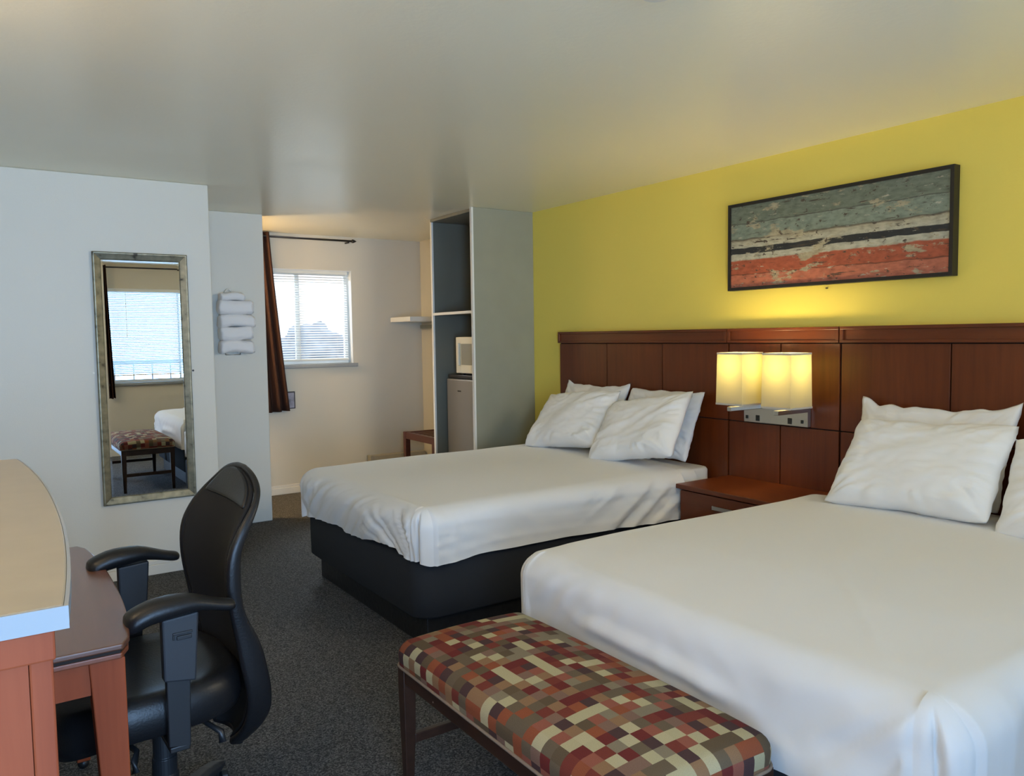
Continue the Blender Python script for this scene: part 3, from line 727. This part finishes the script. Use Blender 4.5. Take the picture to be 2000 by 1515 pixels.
def hem1(seg, q):
    base = .29
    if seg == 'foot':
        u = (q-3.08)/1.52
        base = .285+.05*ss(.55, 1.0, u)-.012*math.sin(u*PI*3)-.02*ss(.0, .25, u)*ss(.5, .2, u)
        base += .012*nz(u*9, 3)
    elif seg == 'nearcorner': base = .285+.016*ss(.4, .9, q)
    elif seg == 'farcorner': base = .335
    elif seg == 'near': base = .300-.008*ss(1.65, 1.9, q)+.008*nz(q*5, 1)+.02*ss(2.4, 3.2, q)
    return base
def wr1(seg, q, by, d, n):
    if seg == 'top':
        x, y = q, by
        return .0035*nz(x*1.7, y*1.7, 3)+.0012*ridge(x*2.2+y*1.1, y*5, 1)
    e = ss(.03, .14, d)
    if seg == 'foot':
        a = q-3.08                                     # distance from the near corner
        ang = math.atan2(.40-d, a+.05)                 # fan of folds out of the lower corner
        fan = (ridge(ang*9, 2.3)*.017+ridge(ang*19, 5.3)*.007)*ss(.75, .08, a)
        diag = (ridge((a*.75-d*1.0)*8.5, a*.8, 7)*.018+ridge((a*.75-d*1.1)*19, a*1.6, 4)*.008)*ss(.18, .5, a)*ss(1.5, 1.2, a)
        fine = ridge((a*.8-d*1.3)*26, a*2.2, 9)*.004
        vert = (ridge(a*13+d*2, d*1.2, 5)*.014+ridge(a*30+d*3, d*1.5, 15)*.005)*ss(1.0, 1.4, a)
        bag = .026*math.sin(min(1, d/.30)*PI)*ss(.1, .5, a)
        return e*(fan+diag+fine+vert+bag-.014)+.006*nz(a*2, d*3)
    if seg == 'nearcorner':
        qc = .44; st = ss(qc, qc+.07, q)
        return -.022*math.exp(-((q-qc)/.055)**2)*ss(.05, .11, d)+e*ss(.03, .14, d)*(.012*st-.010*(1-st)+.010*ridge(q*4.5, d*5, 2)*ss(.5, .2, q))
    if seg == 'farcorner': return e*(.014*ridge(q*4.2, d*1.5, 4)+.004)
    x = q
    f = (.009*ridge(x*19, d*.9, 2)+.004*ridge(x*41, d*1.1, 6))*ss(2.0, 1.62, x)
    f += (.020*ridge((x*.85+d*1.25)*6.5, x*.7-d*.5, 8)+.010*ridge((x*.8+d*1.3)*14, x-d*.5, 3))*ss(2.35, 2.75, x)*ss(3.35, 3.1, x)
    f += .005*ridge(x*1.1, d*16, 3)+.004*ridge(x*6-d*6, d*5, 5)
    return e*(f+.008*ss(1.95, 1.62, x))+.008*nz(x*1.2, d*2, 4)
bed('queen bed with charcoal box spring next to the grey closet', 3.08, 4.60, 'white tucked cover on the far bed beside the closet', 1, hem1, wr1, 1.555)

def hem2(seg, q):
    if seg == 'foot': return .34+.012*nz(q*5, 2)+.05*ss(1.15, .85, q)
    if seg in ('nearcorner',): return .39+.06*q
    if seg == 'near': return .45-.05*ss(1.6, 2.4, q)
    return .33
def wr_b2(seg, q, by, d, n):
    if seg == 'top':
        x, y = q, by
        w_ = .004*nz(x*1.5+9, y*1.5, 3)+.0028*ridge(x*1.3+y*2.1, y*3-x*2, 1)+.0016*ridge(x*5+y*1.5, y*2, 11)*ss(2.4, 1.7, x)
        cr = ss(.022, .0, abs((y-.9)-(x-1.62)*.9-.01))*.004*ss(1.6, 1.8, x)*ss(2.3, 2.1, x)
        return w_+cr
    e = ss(.03, .14, d)
    if seg == 'foot':
        a = 2.30-q                                      # from far corner
        top = (.016*ridge((a*1.1+d*.9)*9, a-d, 3)+.007*ridge((a*1.1+d*.8)*21, a-d, 13))*ss(.30, .02, d-.05)*ss(.75, .1, a)
        dd = d-.20-.13*(a-.72)**2+.01*math.sin(a*5)
        smile = .020*ss(.045, 0, abs(dd))*ss(.30, .5, a)*ss(1.10, .85, a)
        ca = math.atan2(d+.03, 1.52-a+.03)
        fan = (ridge(ca*5.5, 4.4)*.011+ridge(ca*11, 8.4)*.0035)*ss(.55, .04, 1.5-a)
        fold = (.020*ridge((a*.55+d*1.1)*8, a*1.5, 5)+.007*ridge((a*.6-d*.6)*9, a*1.5, 6))*ss(.20, .34, d)*ss(.90, 1.12, a)
        return e*(top+smile+fan+fold+.005*ridge(a*7, d*6, 1)-.008)+.009*nz(a*1.8, d*2.2, 2)
    if seg == 'nearcorner':
        qc = .36+.55*d; st = ss(qc, qc+.07, q)
        return e*(.016*st-.012*(1-st)+.004*ridge(q*3, d*3, 5))*ss(.03, .16, d)-.021*math.exp(-((q-qc)/.055)**2)*ss(.05, .13, d)
    if seg == 'farcorner': return e*(.010*ridge(q*4, d*2, 4))
    x = q
    return e*(.014*ridge(x*5+d*1.5, d*1.4, 8)+.006*ridge(x*13+d*2, d*2, 18)+.014*ss(1.95, 1.6, x))+.008*nz(x*1.2, d*2, 6)
bed('queen bed with white cover behind the patterned bench', .78, 2.30, 'white tucked cover on the near bed behind the bench', 2, hem2, wr_b2, 1.562)
# sheet folds shown at the head of each bed
for y0, y1, lb in ((3.08, 4.60, 'white folded sheet at the head of the far bed'), (.78, 2.30, 'white folded sheet at the head of the near bed')):
    def wr2(seg, q, by, d, n): return .006*nz(q*9+y0, d*4)+.004*ridge(q*14, d*5, y0)
    bm = drape(3.12, 3.385, y0+.036, y1-.036, .6475, .055, lambda s, q: .05 if s in ('foot', 'farcorner', 'nearcorner') else .20, wr2, crown=.016, rows=14, step=.025)
    tag(obj('folded_sheet', bm, M['sheet'], smooth=True, origin=(3.2, (y0+y1)/2, .5)), lb, 'sheet', 'folded sheets at the heads of the beds')

# ------------------------------------------------------------------ pillows
def pillow_bm(W, Hh, T, seed, ear=0.0, n=56):
    bm = bmesh.new(); lay = {}
    for side in (1, -1):
        for i in range(n+1):
            for j in range(n+1):
                edge = i in (0, n) or j in (0, n)
                if side == -1 and edge: continue
                s = -1+2*i/n; t = -1+2*j/n
                s = math.copysign(abs(s)**.85, s); t = math.copysign(abs(t)**.85, t)
                # outline pulled in at the middles, pointed ears at the corners
                pin = .045
                cr = (abs(s)*abs(t))**5*.05              # soft corners
                x = W/2*s*(1-pin*(1-t*t)*abs(s)**3-cr*.5); y = Hh/2*t*(1-pin*(1-s*s)*abs(t)**3-cr*.5)
                x += .010*nz(t*2.5+seed, s*.8, 7)*abs(s)**3; y += .012*nz(s*2.5+seed, t*.8, 3)*abs(t)**3
                y += ear*max(0, t)**4*(ss(.72, 1, abs(s))*.045+.010*nz(s*6, 3)); x += ear*s*max(0, t)**4*ss(.8, 1, abs(s))*.012
                th = max(0, (1-abs(s)**3.4)*(1-abs(t)**3.4))**.60
                th *= .88+.16*(-t)+.10*nz(s*1.4+seed, t*1.4, 4)
                z = side*T/2*th
                e = max(abs(s), abs(t)); q = abs(s)*abs(t)
                rad = math.atan2(t, s)
                cd = math.hypot(1-abs(s), 1-abs(t)); ca = math.atan2(1.02-abs(t), 1.02-abs(s))
                wv = .013*ridge(ca*4.2+seed*3+s*.4, cd*.7, seed+math.copysign(2, s)+math.copysign(5, t))*ss(.95, .15, cd)
                wv += .010*ridge(rad*6+seed, e*1.0, seed)*ss(.55, .85, e)
                wv += .007*ridge(s*1.6-t*1.9+seed, (s+t)*.7, seed*2)+.004*ridge(s*4.4+t*2.1+seed, t*5.0-s*2, seed*2)
                z += side*(wv-.008)*min(1, th*1.6)
                z += .012*nz(s*1.2+seed, t*1.2, 9)
                if edge: z = .014*nz(s*3+seed, t*3, 5)+.008*nz(s*9+seed, t*9, 2)
                v = bm.verts.new((x, y, z)); lay[side, i, j] = v
                if edge: lay[-side, i, j] = v
    for side in (1, -1):
        for i in range(n):
            for j in range(n):
                q = [lay[side, i, j], lay[side, i+1, j], lay[side, i+1, j+1], lay[side, i, j+1]]
                bm.faces.new(q if side == 1 else q[::-1])
    return bm
def place_pillow(label, group, B, P, W, Hh, T, seed, roll=0.0, yawd=0.0, ear=0.0):
    """B, P: middles of the lower and upper edges"""
    B, P = Vector(B), Vector(P); ya = (P-B).normalized()
    xa = Vector((math.sin(math.radians(yawd)), -math.cos(math.radians(yawd)), 0)); xa = (xa-ya*xa.dot(ya)).normalized(); za = xa.cross(ya)
    R = Matrix((xa, ya, za)).transposed() @ Matrix.Rotation(math.radians(roll), 3, 'Z')
    bm = pillow_bm(W, Hh, T, seed, ear)
    m = R.to_4x4(); m.translation = (B+P)/2
    bm.transform(m)
    # lower edge settles on the bed instead of passing through it
    c = (B+P)/2
    return tag(obj('pillow', bm, M['pillowcase'], smooth=True, origin=tuple(c)), label, 'pillow', group)
g1, g2 = 'pillows on the far bed', 'pillows on the near bed'
place_pillow('white pillow at the back left of the far bed', g1, (3.375, 4.17, .69), (3.535, 4.17, 1.075), .66, .44, .10, 3.1, ear=.6)
place_pillow('white pillow at the back right of the far bed by the lamp', g1, (3.375, 3.50, .69), (3.535, 3.50, 1.070), .64, .44, .10, 4.7)
place_pillow('white pillow at the front left of the far bed', g1, (3.09, 4.05, .705), (3.37, 4.10, 1.045), .68, .45, .17, 1.3, roll=.8, yawd=2)
place_pillow('white pillow at the front right of the far bed', g1, (3.08, 3.365, .705), (3.37, 3.47, 1.045), .64, .46, .17, 2.2, roll=-1, yawd=0)
place_pillow('white pillow at the back left of the near bed', g2, (3.375, 1.83, .69), (3.535, 1.835, 1.075), .70, .44, .10, 5.9, ear=1)
place_pillow('white pillow at the front left of the near bed', g2, (3.06, 1.72, .695), (3.36, 1.75, 1.035), .68, .46, .17, 6.4, roll=-1)
place_pillow('white pillow at the back right of the near bed', g2, (3.375, 1.09, .69), (3.535, 1.10, 1.055), .70, .44, .10, 7.3)
place_pillow('white pillow at the right edge on the near bed', g2, (3.07, 1.01, .695), (3.36, 1.06, 1.030), .72, .46, .17, 8.8)

# ------------------------------------------------------------------ bench
bn = thing('bench', 'upholstered bench in a red brown cream check at the near bed foot', 'bench', (1.28, 1.67, 0))
bx0, bx1, by0, by1 = 1.030, 1.512, 1.135, 2.205
def cushion():
    bm = bmesh.new(); uvl = bm.loops.layers.uv.new('cloth'); r = .045; D = r*PI/2+.035
    xi0, xi1, yi0, yi1 = bx0+r, bx1-r, by0+r, by1-r
    def axis(lo, hi, st):
        n = int((hi-lo)/st); inner = [lo+(hi-lo)*k/n for k in range(n+1)]
        o_ = [D*(k/10) for k in range(10, 0, -1)]
        return [lo-q for q in o_]+inner+[hi+q for q in o_[::-1]]
    S = axis(xi0, xi1, .02); T_ = axis(yi0, yi1, .02); V = {}; UV = {}
    for i, s in enumerate(S):
        for j, t in enumerate(T_):
            dx = (s-xi1) if s > xi1 else (s-xi0 if s < xi0 else 0.0); dy = (t-yi1) if t > yi1 else (t-yi0 if t < yi0 else 0.0)
            d = max(abs(dx), abs(dy)); h_ = math.hypot(dx, dy)
            bx, by = min(max(s, xi0), xi1), min(max(t, yi0), yi1)
            n = Vector((dx/h_, dy/h_, 0)) if h_ > 0 else Vector((0, 0, 0))
            a = min(d, r*PI/2)/r
            u = (bx-(bx0+bx1)/2)/.24; v = (by-(by0+by1)/2)/.54
            z = .484+.026*(1-u*u)*(1-v**4)-r*(1-math.cos(a))-max(0, d-r*PI/2)
            V[i, j] = bm.verts.new(Vector((bx, by, z))+n*(r*math.sin(a)+.004*math.sin(min(1, d/D)*PI))); UV[V[i, j]] = (t, s)
    for i in range(len(S)-1):
        for j in range(len(T_)-1):
            f = bm.faces.new((V[i, j], V[i+1, j], V[i+1, j+1], V[i, j+1]))
            for lp in f.loops: lp[uvl].uv = UV[lp.vert]
    return bm
cu = obj('cushion', cushion(), M['check'], bn, smooth=True)
def rr_path(x0, x1, y0, y1, r, z, n=6):
    out = []
    for cx, cy, a0 in ((x1-r, y1-r, 0), (x0+r, y1-r, PI/2), (x0+r, y0+r, PI), (x1-r, y0+r, 1.5*PI)):
        for k in range(n+1): out.append((cx+r*math.cos(a0+k/n*PI/2), cy+r*math.sin(a0+k/n*PI/2), z))
    return out+out[:1]
obj('piping', tube(rr_path(bx0-.002, bx1+.002, by0-.002, by1+.002, .045, .409), .0045, 8), M['piping'], cu, smooth=True)
fa = bmesh.new()
e = .010
box(bx0+e, bx0+e+.022, by0+.04, by1-.04, .352, .404, fa); box(bx1-e-.022, bx1-e, by0+.04, by1-.04, .352, .404, fa)
box(bx0+.04, bx1-.04, by0+e, by0+e+.022, .352, .404, fa); box(bx0+.04, bx1-.04, by1-e-.022, by1-e, .352, .404, fa)
box(bx0+.03, bx1-.03, by0+.03, by1-.03, .385, .404, fa)
obj('apron', fa, M['bench_wood'], bn, bevel=.003)
for sx in (0, 1):
    for sy in (0, 1):
        xa = bx0+.006 if not sx else bx1-.006; ya = by0+.006 if not sy else by1-.006
        qx = 1 if not sx else -1; qy = 1 if not sy else -1
        tw_, bw = .042, .026; ox, oy = .008*qx, .006*qy
        def sq(w_, z, sh): return [(xa+sh*ox, ya+sh*oy, z), (xa+sh*ox+qx*w_, ya+sh*oy, z), (xa+sh*ox+qx*w_, ya+sh*oy+qy*w_, z), (xa+sh*ox, ya+sh*oy+qy*w_, z)]
        obj('leg', loft([sq(bw, 0, 1), sq(tw_*.9, .2, .35), sq(tw_, .34, 0), sq(tw_, .404, 0)]), M['bench_wood'], bn, bevel=.003)
for y in (by0+.02, by1-.042): obj('stretcher', box(bx0+.045, bx1-.045, y, y+.022, .150, .180), M['bench_wood'], bn, bevel=.003)

# ------------------------------------------------------------------ dresser and desk
def bowed(x_back, ya, yb, edge, n=24):
    pts = [(x_back, ya)]+[(edge(ya+(yb-ya)*k/n), ya+(yb-ya)*k/n) for k in range(n+1)]+[(x_back, yb)]
    return pts
dz = thing('dresser', 'tall cherry dresser with a grey laminate bowed top by the left edge', 'dresser', (-.25, 1.36, 0))
def d_edge(y):
    u = (y-1.36)/.545; return .079-.028*abs(u)**2.2
def slab(poly, z0, z1):
    return prism(poly, z0, z1)
obj('top', slab(bowed(-.55, .815, 1.92, d_edge), 1.167, 1.190), M['laminate'], dz, bevel=.002)
eb = bmesh.new()
loft([[(d_edge(.815+1.105*k/24), .815+1.105*k/24, 1.168), (d_edge(.815+1.105*k/24)+.0035, .815+1.105*k/24, 1.170), (d_edge(.815+1.105*k/24)+.0035, .815+1.105*k/24, 1.188), (d_edge(.815+1.105*k/24), .815+1.105*k/24, 1.1895)] for k in range(25)], eb)
box(-.55, d_edge(.815)+.0035, .8125, .815, 1.168, 1.1893, eb)
obj('edge_band', eb, M['laminate_edge'], dz, label='pale edge band round the grey top')
obj('top_rail', box(-.55, .043, .820, 1.90, 1.138, 1.1668), M['desk_wood'], dz, bevel=.002)
obj('side_panel', box(-.545, .0210, .8305, .85, .03, 1.1375), M['desk_wood'], dz)
obj('side_panel', box(-.545, .0195, 1.87, 1.888, .03, 1.1375), M['desk_wood'], dz)
for y in (.829, 1.86): obj('corner_post', box(.0215, .041, y, y+.032, 0, 1.1375), M['desk_wood'], dz, bevel=.002)
obj('back_panel', box(-.55, -.54, .851, 1.869, .05, 1.13), M['desk_wood'], dz)
for k in range(4):
    z0 = .08+k*.262
    d_ = obj('drawer', box(-.5, .036, .866, 1.856, z0, z0+.254), M['desk_wood'], dz, bevel=.002)

dk = thing('writing_desk', 'cherry writing desk with a bowed brown top behind the dresser', 'desk', (-.1, 2.44, 0))
def k_edge(y):
    u = (y-2.445)/.525; return .279-.036*abs(u)**2.6
poly = [(-.55, 1.925)]+[(k_edge(1.925+1.03*k/24)-(.012 if k in (0, 24) else 0), 1.925+1.03*k/24) for k in range(25)]+[(-.55, 2.955)]
obj('top', prism(poly, .736, .750), M['desk_wood_y'], dk, bevel=.004)
pin = [(x-.006 if x > -.5 else x, y+(.004 if y < 2.4 else -.004)) for x, y in poly]
obj('top_edge', prism(pin, .729, .7358), M['groove'], dk)
pin2 = [(x-.003 if x > -.5 else x, y+(.002 if y < 2.4 else -.002)) for x, y in poly]
obj('under_moulding', prism(pin2, .716, .7288), M['desk_edge'], dk, bevel=.003)
ap = bmesh.new()
box(-.53, .165, 1.945, 1.965, .640, .7158, ap); box(-.53, .165, 2.915, 2.935, .640, .7158, ap); box(.150, .170, 1.965, 2.915, .655, .7158, ap); box(-.545, -.53, 1.945, 2.935, .640, .7158, ap)
obj('apron', ap, M['desk_wood'], dk)
for y, s_ in ((1.935, 1), (2.945, -1)):
    for x, q in ((.236, -1), (-.55, 1)):
        def sq(w_, z): return [(x, y, z), (x+q*w_, y, z), (x+q*w_, y+s_*w_, z), (x, y+s_*w_, z)]
        lg = obj('leg', loft([sq(.040, .03), sq(.0445, .1), sq(.073, .7158)]), M['desk_wood'], dk, bevel=.003)
        bm = bmesh.new(); bmesh.ops.create_uvsphere(bm, u_segments=16, v_segments=10, radius=.018, matrix=Matrix.Translation((x+q*.02, y+s_*.02, .018)))
        obj('foot', bm, M['black_plastic'], lg, smooth=True, label='small black round glide')

# ------------------------------------------------------------------ office chair
CX, CY = .375, 2.35
ch = thing('office_chair', 'black mesh back office chair with padded arms pulled up to the desk', 'office chair', (CX, CY, 0), rotz=.04)
def seat():
    bm = bmesh.new(); cx, cy = .325, 2.35; n = 64
    def ring(sc, z, sag=0.0, dx=0.0):
        out = []
        for k in range(n):
            a = 2*PI*k/n; c, s_ = math.cos(a), math.sin(a)
            x = .245*math.copysign(abs(c)**.62, c)*sc; y = .255*math.copysign(abs(s_)**.66, s_)*sc
            zz = z
            if x < -.08: zz -= .05*((-.08-x)/.16)**2   # waterfall front
            zz += sag*(1-abs(c))*(.5+.5*sc)
            out.append((cx+x+dx, cy+y, zz))
        return out
    loft([ring(.72, .418), ring(.90, .420), ring(.97, .430), ring(1.0, .455), ring(1.0, .485), ring(.975, .512), ring(.93, .528), ring(.88, .534), ring(.7, .522), ring(.45, .512), ring(.2, .508), ring(.02, .507)], bm)
    return bm
obj('seat', seat(), M['leather'], ch, smooth=True)
# curved back: profile x(z), half width w(z)
prof = [(.275, .572, .085), (.31, .580, .135), (.36, .590, .185), (.42, .594, .215), (.48, .588, .228), (.55, .572, .232), (.62, .553, .234), (.70, .535, .238), (.78, .526, .243), (.86, .531, .246), (.92, .548, .240), (.965, .566, .224), (.990, .577, .206), (1.015, .586, .178), (1.038, .592, .136), (1.054, .595, .085), (1.062, .596, .03)]
prof = [(z-.006*ss(.95, 1.05, z), x-.006-.009*ss(.64, .52, z)+.044*ss(.86, 1.03, z), w_) for z, x, w_ in prof]
def back_pts(inset, n=20):
    rows = []
    for z, x, w_ in prof:
        ww = max(.01, w_-inset); row = []
        for k in range(n+1):
            u = -1+2*k/n
            row.append(Vector((x+.052*(1-u*u)*(1 if z > .5 else .6)*ss(1.03, .86, z)-.020, CY+ww*u, z)))
        rows.append(row)
    return rows
rows = back_pts(.018)
bm = bmesh.new()
loft(rows, bm, cap=False, closed=False)
bk = obj('backrest', bm, M['mesh_fabric'], ch, smooth=True)
md = bk.modifiers.new('solid', 'SOLIDIFY'); md.thickness = .014; md.offset = 0
md = bk.modifiers.new('sub', 'SUBSURF'); md.levels = 1; md.render_levels = 1
rows = back_pts(.0)
per = [r[0] for r in rows]+rows[-1][1:-1]+[r[-1] for r in rows[::-1]]+rows[0][1:-1][::-1]
def smooth_loop(pts, it=3):
    for _ in range(it):
        q = []
        for i in range(len(pts)):
            a, b_ = pts[i], pts[(i+1) % len(pts)]; q += [a*.75+b_*.25, a*.25+b_*.75]
        pts = q
    return pts
per = smooth_loop(per, 2)
def band(pts):
    """padded rim following the back outline: deeper towards the hips, slim round the head"""
    rings = []; n = len(pts); sec = 12
    for i in range(n+1):
        p = pts[i % n]; d = (pts[(i+1) % n]-pts[(i-1) % n]).normalized()
        fx = Vector((1, 0, 0)); fx = (fx-d*fx.dot(d)).normalized(); nn = d.cross(fx)
        wd = .0085+.0045*ss(1.0, .93, p.z)+.006*ss(.95, .80, p.z)+.015*ss(.72, .55, p.z)*ss(.29, .42, p.z); th = .0095+.003*ss(1.0, .9, p.z)
        def sq(v): return math.copysign(abs(v)**.7, v)
        rings.append([p+fx*(wd*sq(math.cos(2*PI*k/sec))+wd*.7)+nn*th*sq(math.sin(2*PI*k/sec)) for k in range(sec)])
    return loft(rings, cap=False)
hr = [[p+Vector((-.010, 0, 0)) for p in r[1:-1]] for r in back_pts(.012) if r[0].z > .955]
hd = obj('headrest', loft(hr, cap=False, closed=False), M['leather'], ch, smooth=True, label='smooth black leather top of the back')
md = hd.modifiers.new('solid', 'SOLIDIFY'); md.thickness = .012; md.offset = 0
md = hd.modifiers.new('sub', 'SUBSURF'); md.levels = 1; md.render_levels = 1
obj('back_frame', band(per), M['leather'], bk, smooth=True, label='black leather rim of the mesh back')
obj('lumbar_spine', loft([[(x, CY+s_*w_, z) for x, s_, w_ in ((a, -1, .03), (a+.022, -1, .03), (a+.022, 1, .03), (a, 1, .03))] for z, a in ((.40, .52), (.415, .575), (.50, .606), (.60, .592), (.68, .574))]), M['grey_plastic'], ch, bevel=.004)
for s_ in (-1, 1):
    yo = CY+s_*.285
    # padded arm rest
    rings = []; n = 18
    fs = [0, .010, .035, .075, .13]+[.13+.76*k/9 for k in range(1, 10)]+[.93, .965, .988, 1]
    for k, f in enumerate(fs):
        x = .240+.262*f; e = min(k, len(fs)-1-k)
        sc = [.40, .72, .90, .98][e] if e < 4 else 1
        zc = .757+.016*math.sin(min(1, f*1.5)*PI*.62)-.026*ss(.55, 1, f)-.009*ss(.25, 0, f)
        wy = (.043-.016*ss(.35, 1, f))*sc; wz = (.0285-.013*ss(.25, .9, f))*sc
        rings.append([(x, yo+s_*.004+wy*math.cos(2*PI*q/n), zc+wz*math.copysign(abs(math.sin(2*PI*q/n))**.8, math.sin(2*PI*q/n))) for q in range(n)])
    obj('arm_pad', loft(rings), M['leather'], ch, smooth=True)
    a = obj('arm_post', hexa([(.322, yo-.016, .585), (.398, yo-.016, .572), (.398, yo+.016, .572), (.322, yo+.016, .585), (.322, yo-.017, .742), (.410, yo-.017, .748), (.410, yo+.017, .748), (.322, yo+.017, .742)]), M['grey_plastic'], ch, bevel=.005)
    yf = yo+s_*.0165
    bm = box(.345, .392, min(yf, yf+s_*.004), max(yf, yf+s_*.004), .700, .706); box(.345, .350, min(yf, yf+s_*.004), max(yf, yf+s_*.004), .688, .700, bm)
    box(.354, .390, min(yf, yf+s_*.006), max(yf, yf+s_*.006), .687, .697, bm)
    obj('height_button', bm, M['black_plastic'], a, bevel=.0015)
    bm = hexa([(.328, yo-.011, .415), (.380, yo-.011, .405), (.380, yo+.011, .405), (.328, yo+.011, .415), (.328, yo-.011, .60), (.386, yo-.011, .60), (.386, yo+.011, .60), (.328, yo+.011, .60)])
    y0, y1 = sorted((yo+s_*.011, CY+s_*.10)); box(.33, .378, y0, y1, .398, .413, bm)
    obj('arm_bracket', bm, M['black_plastic'], ch, bevel=.003)
bm = box(CX-.10, CX+.11, CY-.085, CY+.085, .375, .4165); obj('tilt_mechanism', bm, M['black_plastic'], ch, bevel=.01)
for x, y, dx in ((.46, 2.15, .02), (.27, 2.13, -.01)):
    obj('lever', tube([(x-.03, CY-.08, .39), (x, y+.02, .385), (x+dx, y, .37), (x+dx, y-.01, .345)], [.007, .007, .009, .010], 10), M['black_plastic'], ch, smooth=True)
obj('gas_column', lathe([(.030, .375), (.030, .255), (.0335, .252), (.0335, .205), (.0365, .202), (.0365, .10)], (CX, CY, 0), 28), M['black_plastic'], ch, bevel=.001)
hubb = lathe([(.05, .118), (.055, .10), (.055, .065), (.04, .06)], (CX, CY, 0), 28)
bs = obj('base_hub', hubb, M['black_plastic'], ch)
for k in range(5):
    a = math.radians(44+72*k); d = Vector((math.cos(a), math.sin(a), 0)); nn = Vector((-d.y, d.x, 0)); c = Vector((CX, CY, 0))
    rings = []
    for f, zt, w_, h_ in ((.04, .112, .030, .045), (.12, .112, .029, .042), (.20, .104, .026, .036), (.255, .092, .023, .030), (.29, .078, .016, .016)):
        p = c+d*f
        rings.append([p+nn*w_*.9+Vector((0, 0, zt-h_)), p-nn*w_*.9+Vector((0, 0, zt-h_)), p-nn*w_+Vector((0, 0, zt-h_*.35)), p-nn*w_*.6+Vector((0, 0, zt)), p+nn*w_*.6+Vector((0, 0, zt)), p+nn*w_+Vector((0, 0, zt-h_*.35))])
    sp = obj('base_spoke', loft(rings), M['grey_plastic'], ch, bevel=.003)
    p = c+d*.27; bm = bmesh.new(); tn = Vector((-math.sin(a+.7), math.cos(a+.7), 0))
    for s_ in (-1, 1): tube([p+tn*s_*.006+Vector((0, 0, .026)), p+tn*s_*.010+Vector((0, 0, .026)), p+tn*s_*.026+Vector((0, 0, .026)), p+tn*s_*.030+Vector((0, 0, .026))], [.020, .026, .026, .018], 18, bm)
    tube([p+Vector((0, 0, .03)), p+Vector((0, 0, .068))], .006, 8, bm)
    obj('caster', bm, M['black_plastic'], ch, smooth=False)
